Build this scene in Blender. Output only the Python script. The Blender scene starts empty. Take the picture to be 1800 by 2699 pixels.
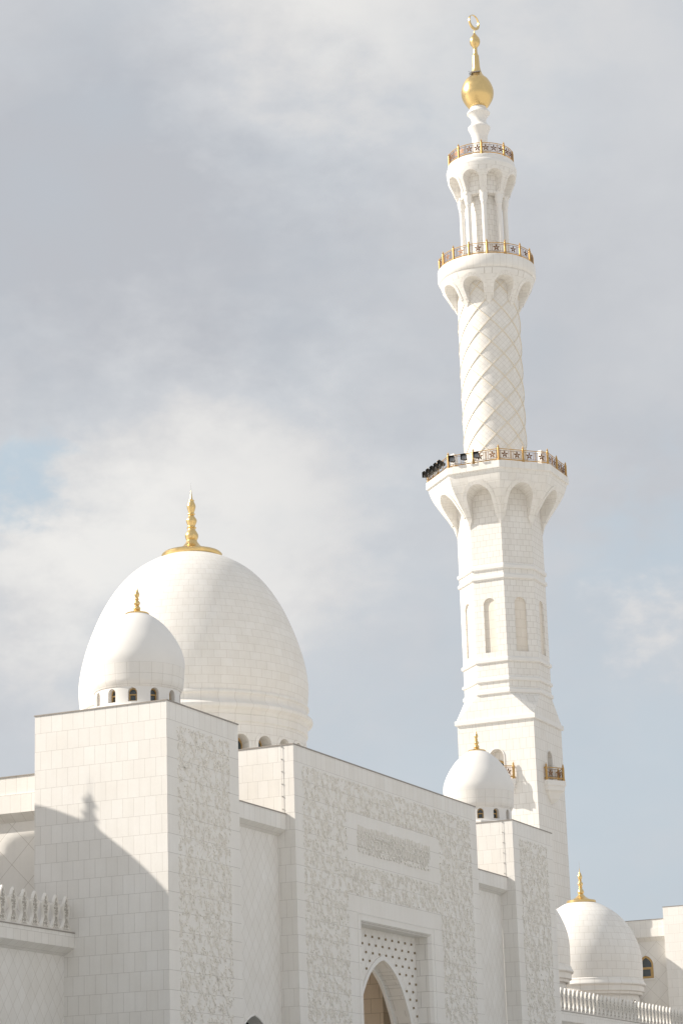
import bpy, math, random
from math import sin, cos, pi, radians, sqrt, atan2
from mathutils import Vector, Matrix
random.seed(11)
S = bpy.context.scene
COL = S.collection

# ------------------------------------------------------------------ camera
YAW, PIT, ROL, FPX = 1.14764, 0.27755, -0.03202, 6302.84
fw = Vector((sin(YAW)*cos(PIT), cos(YAW)*cos(PIT), sin(PIT)))
rt = Vector((cos(YAW), -sin(YAW), 0)); up = rt.cross(fw)
r2 = rt*cos(ROL) + up*sin(ROL); u2 = -rt*sin(ROL) + up*cos(ROL)
cd = bpy.data.cameras.new('camera'); cam = bpy.data.objects.new('camera', cd); COL.objects.link(cam)
M = Matrix((r2, u2, -fw)).transposed().to_4x4(); cam.matrix_world = M
cd.sensor_fit = 'VERTICAL'; cd.sensor_height = 36.0; cd.lens = FPX/2699*36.0
cd.clip_start = .5; cd.clip_end = 9000
S.camera = cam
S.render.resolution_x, S.render.resolution_y = 682, 1024

# ------------------------------------------------------------------ light
SUN = Vector((-.6, 1.43, 1.0)).normalized()
ELEV = math.asin(SUN.z)
sd = bpy.data.lights.new('sun', 'SUN'); so = bpy.data.objects.new('sun', sd); COL.objects.link(so)
sd.energy = 4.7; sd.angle = radians(.45); sd.color = (1.0, .925, .83)
so.rotation_euler = SUN.to_track_quat('Z', 'Y').to_euler(); so.location = (0, 0, 150)

W = bpy.data.worlds.new('World'); S.world = W; W.use_nodes = True
nt = W.node_tree; nt.nodes.clear()
def N(nt, t, **k):
    n = nt.nodes.new(t)
    for a, b in k.items(): setattr(n, a, b)
    return n
def math_(nt, op, a, b=None, c=None):
    n = N(nt, 'ShaderNodeMath', operation=op)
    for i, v in enumerate((a, b, c)):
        if v is None: continue
        if isinstance(v, (int, float)): n.inputs[i].default_value = v
        else: nt.links.new(v, n.inputs[i])
    return n.outputs[0]
def mixc(nt, f, a, b, mode='MIX'):
    n = N(nt, 'ShaderNodeMix', data_type='RGBA', blend_type=mode)
    for sock, v in ((n.inputs[0], f), (n.inputs[6], a), (n.inputs[7], b)):
        if isinstance(v, (int, float)): sock.default_value = v
        elif isinstance(v, tuple): sock.default_value = v
        else: nt.links.new(v, sock)
    return n.outputs[2]
out = N(nt, 'ShaderNodeOutputWorld'); bg = N(nt, 'ShaderNodeBackground')
sky = N(nt, 'ShaderNodeTexSky', sky_type='NISHITA'); sky.sun_disc = False
sky.sun_elevation = ELEV; sky.sun_rotation = atan2(SUN.x, SUN.y)
sky.air_density = 1.0; sky.dust_density = 2.0; sky.ozone_density = 1.2
SKYK = .10
skyc = mixc(nt, 1.0, sky.outputs[0], (SKYK, SKYK, SKYK, 1), 'MULTIPLY')
tc = N(nt, 'ShaderNodeTexCoord'); dirv = tc.outputs['Generated']
def noise(nt, vec, scale, detail=5, rough=.55, dist=0.0):
    n = N(nt, 'ShaderNodeTexNoise'); n.inputs['Scale'].default_value = scale; n.inputs['Detail'].default_value = detail
    n.inputs['Roughness'].default_value = rough; n.inputs['Distortion'].default_value = dist
    nt.links.new(vec, n.inputs['Vector']); return n
# stretched direction so that banks of cloud lie level
mp = N(nt, 'ShaderNodeMapping'); mp.inputs['Scale'].default_value = (1, 1, 1.6); nt.links.new(dirv, mp.inputs[0])
n1 = noise(nt, mp.outputs[0], 5.5, 6, .5, .3); n2 = noise(nt, mp.outputs[0], 14, 8, .55, .2); n3 = noise(nt, mp.outputs[0], 40, 8, .6, .1)
warp = N(nt, 'ShaderNodeVectorMath', operation='SUBTRACT'); nt.links.new(n2.outputs['Color'], warp.inputs[0]); warp.inputs[1].default_value = (.5, .5, .5)
warp3 = N(nt, 'ShaderNodeVectorMath', operation='SUBTRACT'); nt.links.new(n3.outputs['Color'], warp3.inputs[0]); warp3.inputs[1].default_value = (.5, .5, .5)
wsc = N(nt, 'ShaderNodeVectorMath', operation='SCALE'); nt.links.new(warp.outputs[0], wsc.inputs[0]); wsc.inputs['Scale'].default_value = .09
wsc3 = N(nt, 'ShaderNodeVectorMath', operation='SCALE'); nt.links.new(warp3.outputs[0], wsc3.inputs[0]); wsc3.inputs['Scale'].default_value = .075
wd0 = N(nt, 'ShaderNodeVectorMath', operation='ADD'); nt.links.new(dirv, wd0.inputs[0]); nt.links.new(wsc.outputs[0], wd0.inputs[1])
wd = N(nt, 'ShaderNodeVectorMath', operation='ADD'); nt.links.new(wd0.outputs[0], wd.inputs[0]); nt.links.new(wsc3.outputs[0], wd.inputs[1])
def blob(d, rad, amp, soft=1.0):
    """a bank of cloud (or a gap) round the compass direction d"""
    v = N(nt, 'ShaderNodeVectorMath', operation='DISTANCE'); nt.links.new(wd.outputs[0], v.inputs[0]); v.inputs[1].default_value = d
    m = N(nt, 'ShaderNodeMapRange', interpolation_type='SMOOTHSTEP'); nt.links.new(v.outputs['Value'], m.inputs[0])
    m.inputs['From Min'].default_value = rad; m.inputs['From Max'].default_value = rad*(1-soft); m.inputs['To Min'].default_value = 0; m.inputs['To Max'].default_value = amp
    return m.outputs[0]
def total(base, bl):
    t = base
    for b in bl: t = math_(nt, 'ADD', t, blob(*b))
    return t
bright = total(math_(nt, 'ADD', math_(nt, 'MULTIPLY_ADD', n1.outputs['Fac'], .60, -.14), math_(nt, 'ADD', math_(nt, 'MULTIPLY', n2.outputs['Fac'], .30), math_(nt, 'MULTIPLY', n3.outputs['Fac'], .14))), [
    ((.812, .355, .463), .13, .50), ((.84, .465, .28), .13, .40, .9), ((.862, .404, .305), .10, .24), ((.83, .50, .255), .08, .22),
    ((.862, .242, .446), .10, .10), ((.934, .279, .222), .032, .30, .95), ((.808, .456, .374), .15, -.40, .9), ((.85, .36, .36), .10, -.12), ((.90, .29, .33), .09, -.12)])
cover = total(math_(nt, 'MULTIPLY_ADD', n2.outputs['Fac'], .5, .72), [
    ((.804, .521, .286), .035, -.75, .9), ((.93, .272, .247), .055, -.45), ((.941, .307, .142), .16, -.50), ((.885, .45, .12), .16, -.35), ((.934, .279, .222), .035, .45)])
cr = N(nt, 'ShaderNodeValToRGB'); nt.links.new(bright, cr.inputs[0])
e = cr.color_ramp.elements; e[0].position = .05; e[0].color = (.475, .493, .53, 1); e[1].position = .95; e[1].color = (.80, .79, .77, 1)
m_ = e.new(.47); m_.color = (.582, .598, .625, 1); m_ = e.new(.65); m_.color = (.66, .66, .665, 1)
blue = mixc(nt, .82, skyc, (.52, .63, .71, 1))
cl = N(nt, 'ShaderNodeClamp'); nt.links.new(cover, cl.inputs[0])
fin = mixc(nt, cl.outputs[0], blue, cr.outputs[0])
nt.links.new(fin, bg.inputs[0]); bg.inputs[1].default_value = .84; nt.links.new(bg.outputs[0], out.inputs[0])
V = S.view_settings; V.view_transform = 'Standard'; V.look = 'None'; V.exposure = .35; V.gamma = 1; V.use_curve_mapping = False
S.cycles.max_bounces = 6; S.cycles.diffuse_bounces = 4
try: S.cycles.use_denoising = True
except Exception: pass

# ------------------------------------------------------------------ materials
_mats = {}
def base_mat(name):
    m = bpy.data.materials.new(name); m.use_nodes = True
    return m, m.node_tree, m.node_tree.nodes['Principled BSDF']
def stone(w=.475, h=.712, zo=17.272, rot=0.0, off=.5, mortar=.006, col=(.825, .803, .770), var=.020, dark=.64, diamond=False, name='white_marble'):
    key = (w, h, zo, rot, off, mortar, col, var, dark, diamond)
    if key in _mats: return _mats[key]
    m, t, b = base_mat(name)
    uv = N(t, 'ShaderNodeUVMap')
    geo = uv.outputs[0]
    if diamond:
        sp = N(t, 'ShaderNodeSeparateXYZ'); t.links.new(geo, sp.inputs[0])
        u = math_(t, 'DIVIDE', sp.outputs[0], w); v = math_(t, 'DIVIDE', sp.outputs[1], h)
        cb = N(t, 'ShaderNodeCombineXYZ'); t.links.new(math_(t, 'ADD', u, v), cb.inputs[0]); t.links.new(math_(t, 'SUBTRACT', u, v), cb.inputs[1])
        vec = cb.outputs[0]; bw, bh, mo = 1.0, 1.0, mortar/min(w, h)*1.3; off = 0
    else:
        mpn = N(t, 'ShaderNodeMapping'); mpn.inputs['Rotation'].default_value = (0, 0, rot); mpn.inputs['Location'].default_value = (0, -zo, 0) if not rot else (0, 0, 0)
        t.links.new(geo, mpn.inputs[0]); vec = mpn.outputs[0]; bw, bh, mo = w, h, mortar
    br = N(t, 'ShaderNodeTexBrick'); t.links.new(vec, br.inputs['Vector']); br.offset = off; br.squash = 1
    br.inputs['Scale'].default_value = 1; br.inputs['Brick Width'].default_value = bw; br.inputs['Row Height'].default_value = bh
    br.inputs['Mortar Size'].default_value = mo; br.inputs['Mortar Smooth'].default_value = .3; br.inputs['Bias'].default_value = 0
    c1 = tuple(min(.95, x*(1+var)) for x in col)+(1,); c2 = tuple(x*(1-var) for x in col)+(1,)
    c2 = (c2[0], c2[1]*.995, c2[2]*.985, 1)
    br.inputs['Color1'].default_value = c1; br.inputs['Color2'].default_value = c2
    br.inputs['Mortar'].default_value = (col[0]*dark, col[1]*dark*.97, col[2]*dark*.93, 1)
    tcn = N(t, 'ShaderNodeTexCoord')
    ns = noise(t, tcn.outputs['Object'], .7, 6, .6); nf = noise(t, tcn.outputs['Object'], 9, 5, .6)
    a = math_(t, 'MULTIPLY_ADD', ns.outputs['Fac'], .12, .94); a2 = math_(t, 'MULTIPLY_ADD', nf.outputs['Fac'], .06, .97)
    ms = N(t, 'ShaderNodeMapping'); ms.inputs['Scale'].default_value = (1.6, 1.6, .10); t.links.new(tcn.outputs['Object'], ms.inputs[0])
    nk = noise(t, ms.outputs[0], 1.5, 7, .65, .2); a = math_(t, 'MULTIPLY', a, math_(t, 'MULTIPLY_ADD', nk.outputs['Fac'], .14, .93))
    tint = mixc(t, ns.outputs['Fac'], (1.0, .985, .955, 1), (.985, .995, 1.0, 1))
    fac = math_(t, 'MULTIPLY', a, a2)
    cc = mixc(t, 1.0, br.outputs['Color'], tint, 'MULTIPLY')
    gb = N(t, 'ShaderNodeCombineColor'); [t.links.new(fac, gb.inputs[i]) for i in range(3)]
    cc = mixc(t, 1.0, cc, gb.outputs[0], 'MULTIPLY')
    t.links.new(cc, b.inputs['Base Color']); b.inputs['Roughness'].default_value = .55; b.inputs['Specular IOR Level'].default_value = .25
    bp = N(t, 'ShaderNodeBump', invert=True); bp.inputs['Strength'].default_value = .4; bp.inputs['Distance'].default_value = .01
    t.links.new(br.outputs['Fac'], bp.inputs['Height']); t.links.new(bp.outputs[0], b.inputs['Normal'])
    _mats[key] = m; return m
def plain(name, col, rough=.55, metal=0.0, var=.06, scale=3.0, spec=.3):
    m, t, b = base_mat(name)
    tcn = N(t, 'ShaderNodeTexCoord'); ns = noise(t, tcn.outputs['Object'], scale, 6, .6)
    a = math_(t, 'MULTIPLY_ADD', ns.outputs['Fac'], var*2, 1-var)
    gb = N(t, 'ShaderNodeCombineColor'); [t.links.new(a, gb.inputs[i]) for i in range(3)]
    t.links.new(mixc(t, 1.0, col+(1,), gb.outputs[0], 'MULTIPLY'), b.inputs['Base Color'])
    r = math_(t, 'MULTIPLY_ADD', ns.outputs['Fac'], .25, rough-.12); t.links.new(r, b.inputs['Roughness'])
    b.inputs['Metallic'].default_value = metal; b.inputs['Specular IOR Level'].default_value = spec
    return m
WALL = stone()
FRONT = stone(60, .712, 17.272, off=0, mortar=.008, dark=.62, var=.008)
SMOOTH = plain('polished_white_marble', (.82, .80, .765), .5, var=.03, scale=1.2)
CARVE = plain('carved_white_marble', (.84, .81, .755), .6, var=.03, scale=2)
GOLD = plain('gold_leaf', (.80, .585, .27), .32, 1.0, var=.10, scale=2.5)
BRASS = plain('gilded_metal', (.56, .35, .13), .45, .65, var=.12, scale=4)
RAILM = plain('bronze_rail', (.24, .125, .06), .5, .5, var=.12, scale=6)
PIT = plain('painted_pit_shade', (.46, .43, .385), .8)  # shade of the merlon piercings, put into the colour
RIB = plain('cream_limestone', (.79, .72, .60), .6)
STUD = plain('weathered_bronze', (.30, .235, .14), .5, .4)
FLASH = plain('metal_flashing', (.33, .30, .27), .5, .3)
DARK = plain('black_lamp_housing', (.035, .033, .03), .5, .2)
STEEL = plain('galvanised_steel', (.45, .44, .42), .45, .6)
DIAM = stone(.60, .80, 0, diamond=True, mortar=.009, dark=.78, var=.02)
DIAMS = stone(.73, .71, 0, diamond=True, mortar=.009, dark=.78, var=.01)
DIAML = stone(1.5, 1.5, 0, diamond=True, mortar=.012, dark=.70, var=.02)
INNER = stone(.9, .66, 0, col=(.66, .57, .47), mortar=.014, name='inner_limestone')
def glass():
    m, t, b = base_mat('dark_window_glass'); b.inputs['Base Color'].default_value = (.05, .065, .07, 1)
    b.inputs['Roughness'].default_value = .08; b.inputs['Specular IOR Level'].default_value = .8
    return m
GLASS = glass()
WOOD = plain('gilt_window_frame', (.50, .33, .14), .45, .2)

# ------------------------------------------------------------------ mesh helper
class MB:
    def __init__(s): s.v = []; s.f = []; s.uv = []; s.sm = []
    def add(s, pts, uv=None, smooth=False):
        i = len(s.v); s.v += [tuple(p) for p in pts]; s.f.append(tuple(range(i, i+len(pts))))
        if uv is None:
            a, b, c = Vector(pts[0]), Vector(pts[1]), Vector(pts[2]); n = (b-a).cross(c-b)
            if n.length < 1e-9 and len(pts) > 3: n = (Vector(pts[2])-a).cross(Vector(pts[3])-a)
            n = n.normalized() if n.length > 1e-12 else Vector((0, 0, 1))
            if abs(n.z) > .98: uv = [(p[0], p[1]) for p in pts]
            else:
                t = Vector((-n.y, n.x, 0)).normalized(); k = sqrt(max(1e-6, 1-n.z*n.z))
                if abs(t.x) >= abs(t.y):
                    if t.x < 0: t = -t
                elif t.y < 0: t = -t
                uv = [(Vector(p).dot(t), p[2]/k if abs(n.z) > .05 else p[2]) for p in pts]
        s.uv.append(uv); s.sm.append(smooth)
    def box(s, x0, x1, y0, y1, z0, z1):
        P = [(x, y, z) for z in (z0, z1) for y in (y0, y1) for x in (x0, x1)]
        for q in ((0, 2, 3, 1), (4, 5, 7, 6), (0, 1, 5, 4), (2, 6, 7, 3), (0, 4, 6, 2), (1, 3, 7, 5)): s.add([P[i] for i in q])
    def obox(s, c, ax, ay, az):
        c, ax, ay, az = Vector(c), Vector(ax), Vector(ay), Vector(az)
        P = [c+i*ax+j*ay+k*az for k in (-1, 1) for j in (-1, 1) for i in (-1, 1)]
        for q in ((0, 2, 3, 1), (4, 5, 7, 6), (0, 1, 5, 4), (2, 6, 7, 3), (0, 4, 6, 2), (1, 3, 7, 5)): s.add([P[i] for i in q])
    def prism_x(s, prof, x0, x1):      # profile of (y, z), anticlockwise seen from -x or not: closed anyway
        n = len(prof)
        for i in range(n):
            (y0, z0), (y1, z1) = prof[i], prof[(i+1) % n]
            s.add([(x0, y0, z0), (x0, y1, z1), (x1, y1, z1), (x1, y0, z0)])
        s.add([(x0, y, z) for y, z in prof]); s.add([(x1, y, z) for y, z in reversed(prof)])
    def prism_y(s, prof, y0, y1):
        n = len(prof)
        for i in range(n):
            (a0, z0), (a1, z1) = prof[i], prof[(i+1) % n]
            s.add([(a0, y0, z0), (a1, y0, z1), (a1, y1, z1), (a0, y1, z0)])
        s.add([(a, y0, z) for a, z in prof]); s.add([(a, y1, z) for a, z in reversed(prof)])
    def lathe(s, prof, c=(0, 0), n=64, a0=0.0, uscale=None, smooth=True, vs=None, sc=1.0):
        """prof: (r, z) from top to bottom"""
        L = [0]
        for (ra, za), (rb, zb) in zip(prof, prof[1:]): L.append(L[-1]+sqrt((ra-rb)**2+(za-zb)**2))
        for i in range(len(prof)-1):
            (ra, za), (rb, zb) = prof[i], prof[i+1]
            for k in range(n):
                t0, t1 = a0+2*pi*k/n, a0+2*pi*(k+1)/n
                P = [(c[0]+r*cos(t), c[1]+r*sin(t), z) for r, t, z in ((rb, t0, zb), (rb, t1, zb), (ra, t1, za), (ra, t0, za))]
                R = uscale or max(p[0] for p in prof)
                v0, v1 = (-L[i+1]*sc, -L[i]*sc)
                uv = [(k/n*2*pi*R, v0), ((k+1)/n*2*pi*R, v0), ((k+1)/n*2*pi*R, v1), (k/n*2*pi*R, v1)]
                if n <= 8: uv = None
                if ra < 1e-5: P = P[:3]; uv = uv[:3] if uv else None
                elif rb < 1e-5: P = [P[0], P[2], P[3]]; uv = [uv[0], uv[2], uv[3]] if uv else None
                s.add(P, uv, smooth)
    def tube(s, pts, r, n=6, smooth=True, caps=True):
        pts = [Vector(p) for p in pts]; rings = []
        for i, p in enumerate(pts):
            d = (pts[min(i+1, len(pts)-1)]-pts[max(i-1, 0)]).normalized()
            a = Vector((0, 0, 1)) if abs(d.z) < .9 else Vector((1, 0, 0))
            u = d.cross(a).normalized(); w = d.cross(u)
            rr = r[i] if isinstance(r, (list, tuple)) else r
            rings.append([p+(u*cos(2*pi*k/n)+w*sin(2*pi*k/n))*rr for k in range(n)])
        for A, B in zip(rings, rings[1:]):
            for k in range(n): s.add([A[k], B[k], B[(k+1) % n], A[(k+1) % n]], None, smooth)
        if caps: s.add(rings[0]); s.add(rings[-1][::-1])
    def build(s, name, mat, parent=None, sharp=35, merge=True):
        me = bpy.data.meshes.new(name)
        idx = {}; vv = []; ff = []; keep = []
        for fi, f in enumerate(s.f):
            g = []
            for i in f:
                p = s.v[i]; k = (round(p[0], 4), round(p[1], 4), round(p[2], 4)) if merge else i
                if k not in idx: idx[k] = len(vv); vv.append(p)
                g.append(idx[k])
            if len(set(g)) == len(g): ff.append(g); keep.append(fi)
            else:
                gg = []; uu = []
                for j, q in enumerate(g):
                    if q not in gg: gg.append(q); uu.append(s.uv[fi][j])
                if len(gg) >= 3: ff.append(gg); keep.append(fi); s.uv[fi] = uu
        me.from_pydata(vv, [], ff)
        ul = me.uv_layers.new(name='UVMap'); flat = []
        for fi in keep:
            for q in s.uv[fi]: flat += [q[0], q[1]]
        if len(flat) == len(ul.data)*2: ul.data.foreach_set('uv', flat)
        me.polygons.foreach_set('use_smooth', [s.sm[fi] for fi in keep])
        me.materials.append(mat)
        if any(s.sm): me.set_sharp_from_angle(angle=radians(sharp))
        me.validate()
        o = bpy.data.objects.new(name, me); COL.objects.link(o)
        if parent: o.parent = parent
        return o
def tag(o, label=None, cat=None, group=None, kind=None):
    if label: o['label'] = label
    if cat: o['category'] = cat
    if group: o['group'] = group
    if kind: o['kind'] = kind
    return o
FX, FY = 77.42278, 42.29287
def thing(name, label, cat, loc=(0, 0, 0), rz=0, group=None):
    """Empty at the thing's base; loc is in the facade's own frame"""
    o = bpy.data.objects.new(name, None); COL.objects.link(o); o.location = (FX+loc[0], FY+loc[1], loc[2]); o.rotation_euler = (0, 0, rz)
    o.empty_display_size = .5
    return tag(o, label, cat, group)
def copy_part(o, parent, loc=None, rz=None):
    c = o.copy(); COL.objects.link(c); c.parent = parent
    if loc is not None: c.location = loc
    if rz is not None: c.rotation_euler = (0, 0, rz)
    for ch in list(o.children): copy_part(ch, c)
    return c
GZ = -1.65

# generic wall panel with an arched hole.  fn(s, z, d) -> point, d = 0 front surface, 1 = back of the reveal
def arch_levels(zb, zs, w0, zt, pointed, n=10, extra=()):
    L = [(zb, w0)] + [(z, w) for z, w in extra] + [(zs, w0)]
    H = zt-zs
    for i in range(1, n+1):
        a = pi/2*i/n
        if pointed:
            R = (w0*w0+H*H)/(2*w0); z = H*sin(a)**1.0 if False else H*i/n
            L.append((zs+z, max(0, sqrt(max(0, R*R-z*z))-(R-w0))))
        else: L.append((zs+H*sin(a), max(0, w0*cos(a))))
    L[-1] = (zt, 0); return L
def panel(mb, fn, Wf, zlo, zhi, lev, ns=3, reveal=True, above=3, smooth=False, band=0, bd=.0, mbr=None):
    zs = [zlo]+[z for z, w in lev if z > zlo+1e-6]; ws = {round(z, 5): w for z, w in lev}
    rows = []
    for z in zs: rows.append((z, ws.get(round(z, 5), lev[0][1] if z >= lev[0][0] else 0)))
    if lev[0][0] > zlo+1e-6: rows[0] = (zlo, 0); rows.insert(1, (lev[0][0], 0)); 
    zt = lev[-1][0]
    for i in range(1, above+1): rows.append((zt+(zhi-zt)*i/above, 0))
    for (za, wa), (zb_, wb) in zip(rows, rows[1:]):
        if zb_-za < 1e-6 and wa == wb: continue
        Wa, Wb = Wf(za), Wf(zb_)
        for sg in (-1, 1):
            for k in range(ns):
                f0, f1 = k/ns, (k+1)/ns
                q = [(sg*(wa+(Wa-wa)*f0), za), (sg*(wa+(Wa-wa)*f1), za), (sg*(wb+(Wb-wb)*f1), zb_), (sg*(wb+(Wb-wb)*f0), zb_)]
                if sg < 0: q = [q[1], q[0], q[3], q[2]]
                mb.add([fn(s_, z_, 0) for s_, z_ in q], [(s_, z_) for s_, z_ in q], smooth)
    m2 = mbr or mb
    L = [(z, w) for z, w in lev]
    for (za, wa), (zb_, wb) in zip(L, L[1:]):
        for sg in (-1, 1):
            P = [fn(sg*wa, za, 0), fn(sg*wb, zb_, 0), fn(sg*wb, zb_, 1), fn(sg*wa, za, 1)]
            if sg < 0: P = P[::-1]
            if reveal: m2.add(P, None, False)
            if band:      # raised archivolt round the hole
                def o(z, w):
                    nz = (z-L[0][0]); return (sg*(w+band), z)
                cz = L[1][0]
                def outp(z, w):
                    if z <= cz+1e-6: return (sg*(w+band), z)
                    dx, dz = w, (z-cz); l = max(1e-6, sqrt(dx*dx+dz*dz)); return (sg*(w+band*dx/l), z+band*dz/l)
                a_, b_ = outp(za, wa), outp(zb_, wb)
                A, B, C, D = fn(sg*wa, za, -bd), fn(a_[0], a_[1], -bd), fn(b_[0], b_[1], -bd), fn(sg*wb, zb_, -bd)
                Q = [A, B, C, D] if sg > 0 else [B, A, D, C]
                m2.add(Q, [(sg*wa, za), (a_[0], a_[1]), (b_[0], b_[1]), (sg*wb, zb_)] if sg > 0 else [(a_[0], a_[1]), (sg*wa, za), (sg*wb, zb_), (b_[0], b_[1])])
                m2.add([B, fn(a_[0], a_[1], 0), fn(b_[0], b_[1], 0), C]); m2.add([A, D, fn(sg*wb, zb_, 0), fn(sg*wa, za, 0)])

# ------------------------------------------------------------------ setting
g = MB(); g.add([(-2500, -2500, GZ), (2500, -2500, GZ), (2500, 2500, GZ), (-2500, 2500, GZ)])
PAVE = stone(1.2, 1.2, 0, mortar=.02, col=(.60, .59, .57), off=0, name='pale_paving')
tag(g.build('ground', PAVE), kind='structure')
DARK_STRIP, pt_, pb_ = base_mat('dark_ground_strip'); pb_.inputs['Base Color'].default_value = (.06, .09, .10, 1); pb_.inputs['Roughness'].default_value = .12
pn_ = noise(pt_, N(pt_, 'ShaderNodeTexCoord').outputs['Object'], 2.5, 4, .5); pbm = N(pt_, 'ShaderNodeBump'); pbm.inputs['Strength'].default_value = .25; pt_.links.new(pn_.outputs['Fac'], pbm.inputs['Height']); pt_.links.new(pbm.outputs[0], pb_.inputs['Normal'])
g = MB(); g.add([(FX-45, FY-11, GZ+.004), (FX+110, FY-11, GZ+.004), (FX+110, FY-1.5, GZ+.004), (FX-45, FY-1.5, GZ+.004)])  # unseen dark strip, added to darken the lower walls
g.add([(FX-45, FY-1.5, GZ+.004), (FX-1.5, FY-1.5, GZ+.004), (FX-1.5, FY+3.5, GZ+.004), (FX-45, FY+3.5, GZ+.004)]); tag(g.build('added_dark_strip', DARK_STRIP), kind='structure')

# ------------------------------------------------------------------ windows
def window_pair(parent, w, zs, zt, zb, pos, rz, pointed=False, name='window'):
    """gilt frame with a transom, glass above and below; local x = lateral, y = outward normal is -y"""
    f = MB(); lev = arch_levels(zb, zs, w, zt, pointed, 8); t = w*.24
    for (za, wa), (zb2, wb) in zip(lev, lev[1:]):
        for sg in (-1, 1):
            ia, ib = max(0, wa-t), max(0, wb-t)
            za2, zb3 = (za if za <= zs else zs+(za-zs)*(1-t/(zt-zs+1e-6))), (zb2 if zb2 <= zs else zs+(zb2-zs)*(1-t/(zt-zs+1e-6)))
            a = [(sg*wa, 0, za), (sg*wb, 0, zb2), (sg*ib, 0, zb3), (sg*ia, 0, za2)]
            if sg > 0: a = a[::-1]
            f.add(a[::-1]); b = [(p[0], .05, p[2]) for p in a]
            f.add([(sg*ia, 0, za2), (sg*ib, 0, zb3), (sg*ib, .08, zb3), (sg*ia, .08, za2)])
    h = zs-zb
    f.box(-w+t*.9, w-t*.9, -.012, .05, zb+.0, zb+t*1.1); f.box(-w+t*.9, w-t*.9, -.012, .05, zs-h*.22-t*.6, zs-h*.22+t*.6)
    f.box(-w+t*.9, -w+t*1.7, -.008, .05, zb+t*1.1, zs-h*.22-t*.6); f.box(w-t*1.7, w-t*.9, -.008, .05, zb+t*1.1, zs-h*.22-t*.6)
    fr = f.build(name, WOOD, parent); fr.location = pos; fr.rotation_euler = (0, 0, rz)
    p = MB(); pts = [(sw*ww, .045, z) for sw, seq in ((1, lev), (-1, lev[::-1])) for z, ww in seq]
    p.add(pts[:len(lev)]+pts[len(lev)+1:]); p.build('pane', GLASS, fr)
    return fr

# ------------------------------------------------------------------ domes
def finial(parent, prof, disc, mat=GOLD, n=28, spire=None):
    f = MB(); f.lathe(disc, n=48)
    o = f.build('finial', mat, parent)
    k = MB(); k.lathe(prof, n=n); k.build('finial_stem', mat, o)
    if spire:
        s = MB(); s.tube([(0, 0, spire[0]), (0, 0, spire[1])], [spire[2], spire[2]*.45], 6); s.build('spike', STEEL, o)
    return o
def interp(tab, n):
    """smooth resample of (r, z) table by Catmull-Rom"""
    out_ = []
    for i in range(len(tab)-1):
        p0, p1, p2, p3 = tab[max(0, i-1)], tab[i], tab[i+1], tab[min(len(tab)-1, i+2)]
        for k in range(n):
            t = k/n
            out_.append(tuple(.5*((2*p1[j])+(-p0[j]+p2[j])*t+(2*p0[j]-5*p1[j]+4*p2[j]-p3[j])*t*t+(-p0[j]+3*p1[j]-3*p2[j]+p3[j])*t**3) for j in (0, 1)))
    out_.append(tab[-1]); return out_
SM_ROW = stone(.48, .425, 0, mortar=.007, off=0, dark=.75, var=.012)
def bulbs(rows): return interp(rows, 3)
def small_dome(label, x, y, z0=18.0, windows=True, fin=True, group='small domes on the gate towers'):
    t = thing('small_dome', label, 'dome', (x, y, z0), 0, group)
    # all heights relative to 18.0
    shell = interp([(.0, 4.27), (.35, 4.24), (.62, 4.10), (.93, 3.87), (1.22, 3.57), (1.50, 3.17), (1.70, 2.79), (1.82, 2.42), (1.855, 2.15), (1.84, 1.92)], 4)
    m = MB(); m.lathe(shell, n=72); m.build('dome_shell', SMOOTH, t)
    m = MB(); m.lathe([(1.842, 1.925), (1.815, 1.52), (1.80, 1.30), (1.79, 1.21), (1.74, 1.12), (1.70, 1.03), (1.66, 1.02)], n=72, uscale=1.82); m.build('base_ring', SM_ROW, t)
    d = MB(); R = 1.665
    if windows:
        mr = MB()
        for k in range(12):
            th = radians(22.5+30*k)
            def fn(s, z, q, th=th): rr = R-.24*q; a = th+s/R; return (rr*cos(a), rr*sin(a), z)
            panel(d, fn, lambda z: R*radians(15), .35, 1.03, arch_levels(.42, .77, .175, .955, False, 7), ns=4, above=2, smooth=True)
        d.lathe([(R, .35), (R, -.3)], n=48, smooth=True)
        d.lathe([(R-.25, 1.03), (R-.25, .3)], n=48)
        d.build('drum', SMOOTH, t)
        for k in range(12):
            th = radians(22.5+30*k)
            window_pair(t, .172, .77, .95, .43, ((R-.20)*cos(th), (R-.20)*sin(th), 0), th+pi/2)
    else:
        d.lathe([(R, 1.03), (R, -.3)], n=48); d.build('drum', SMOOTH, t)
    p = MB(); p.lathe([(0, .30), (1.98, .30), (2.08, .26), (2.08, 0)], n=8, a0=radians(22.5), smooth=False); p.build('plinth', SMOOTH, t)
    if fin:
        disc = [(.0, 4.46), (.09, 4.42), (.16, 4.35), (.27, 4.29), (.44, 4.265), (.478, 4.235), (.47, 4.20), (.0, 4.19)]
        stem = bulbs([(.012, 5.34), (.03, 5.27), (.046, 5.20), (.072, 5.13), (.10, 5.06), (.108, 5.02), (.075, 4.93), (.055, 4.88), (.088, 4.84), (.055, 4.80), (.10, 4.74), (.125, 4.68), (.105, 4.61), (.075, 4.57), (.10, 4.54), (.14, 4.47), (.13, 4.42), (.09, 4.36)])
        stem = [(0, 5.35)]+stem
        finial(t, stem, disc, spire=(5.3, 5.79, .011))
    return t
CX, CY = 2.925, 2.865
small_dome('smooth white dome with gold finial on the front gate tower, before the big dome', CX, CY)
small_dome('smooth white dome with gold finial standing in front of the minaret foot', 42.135-CX, CY)

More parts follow.
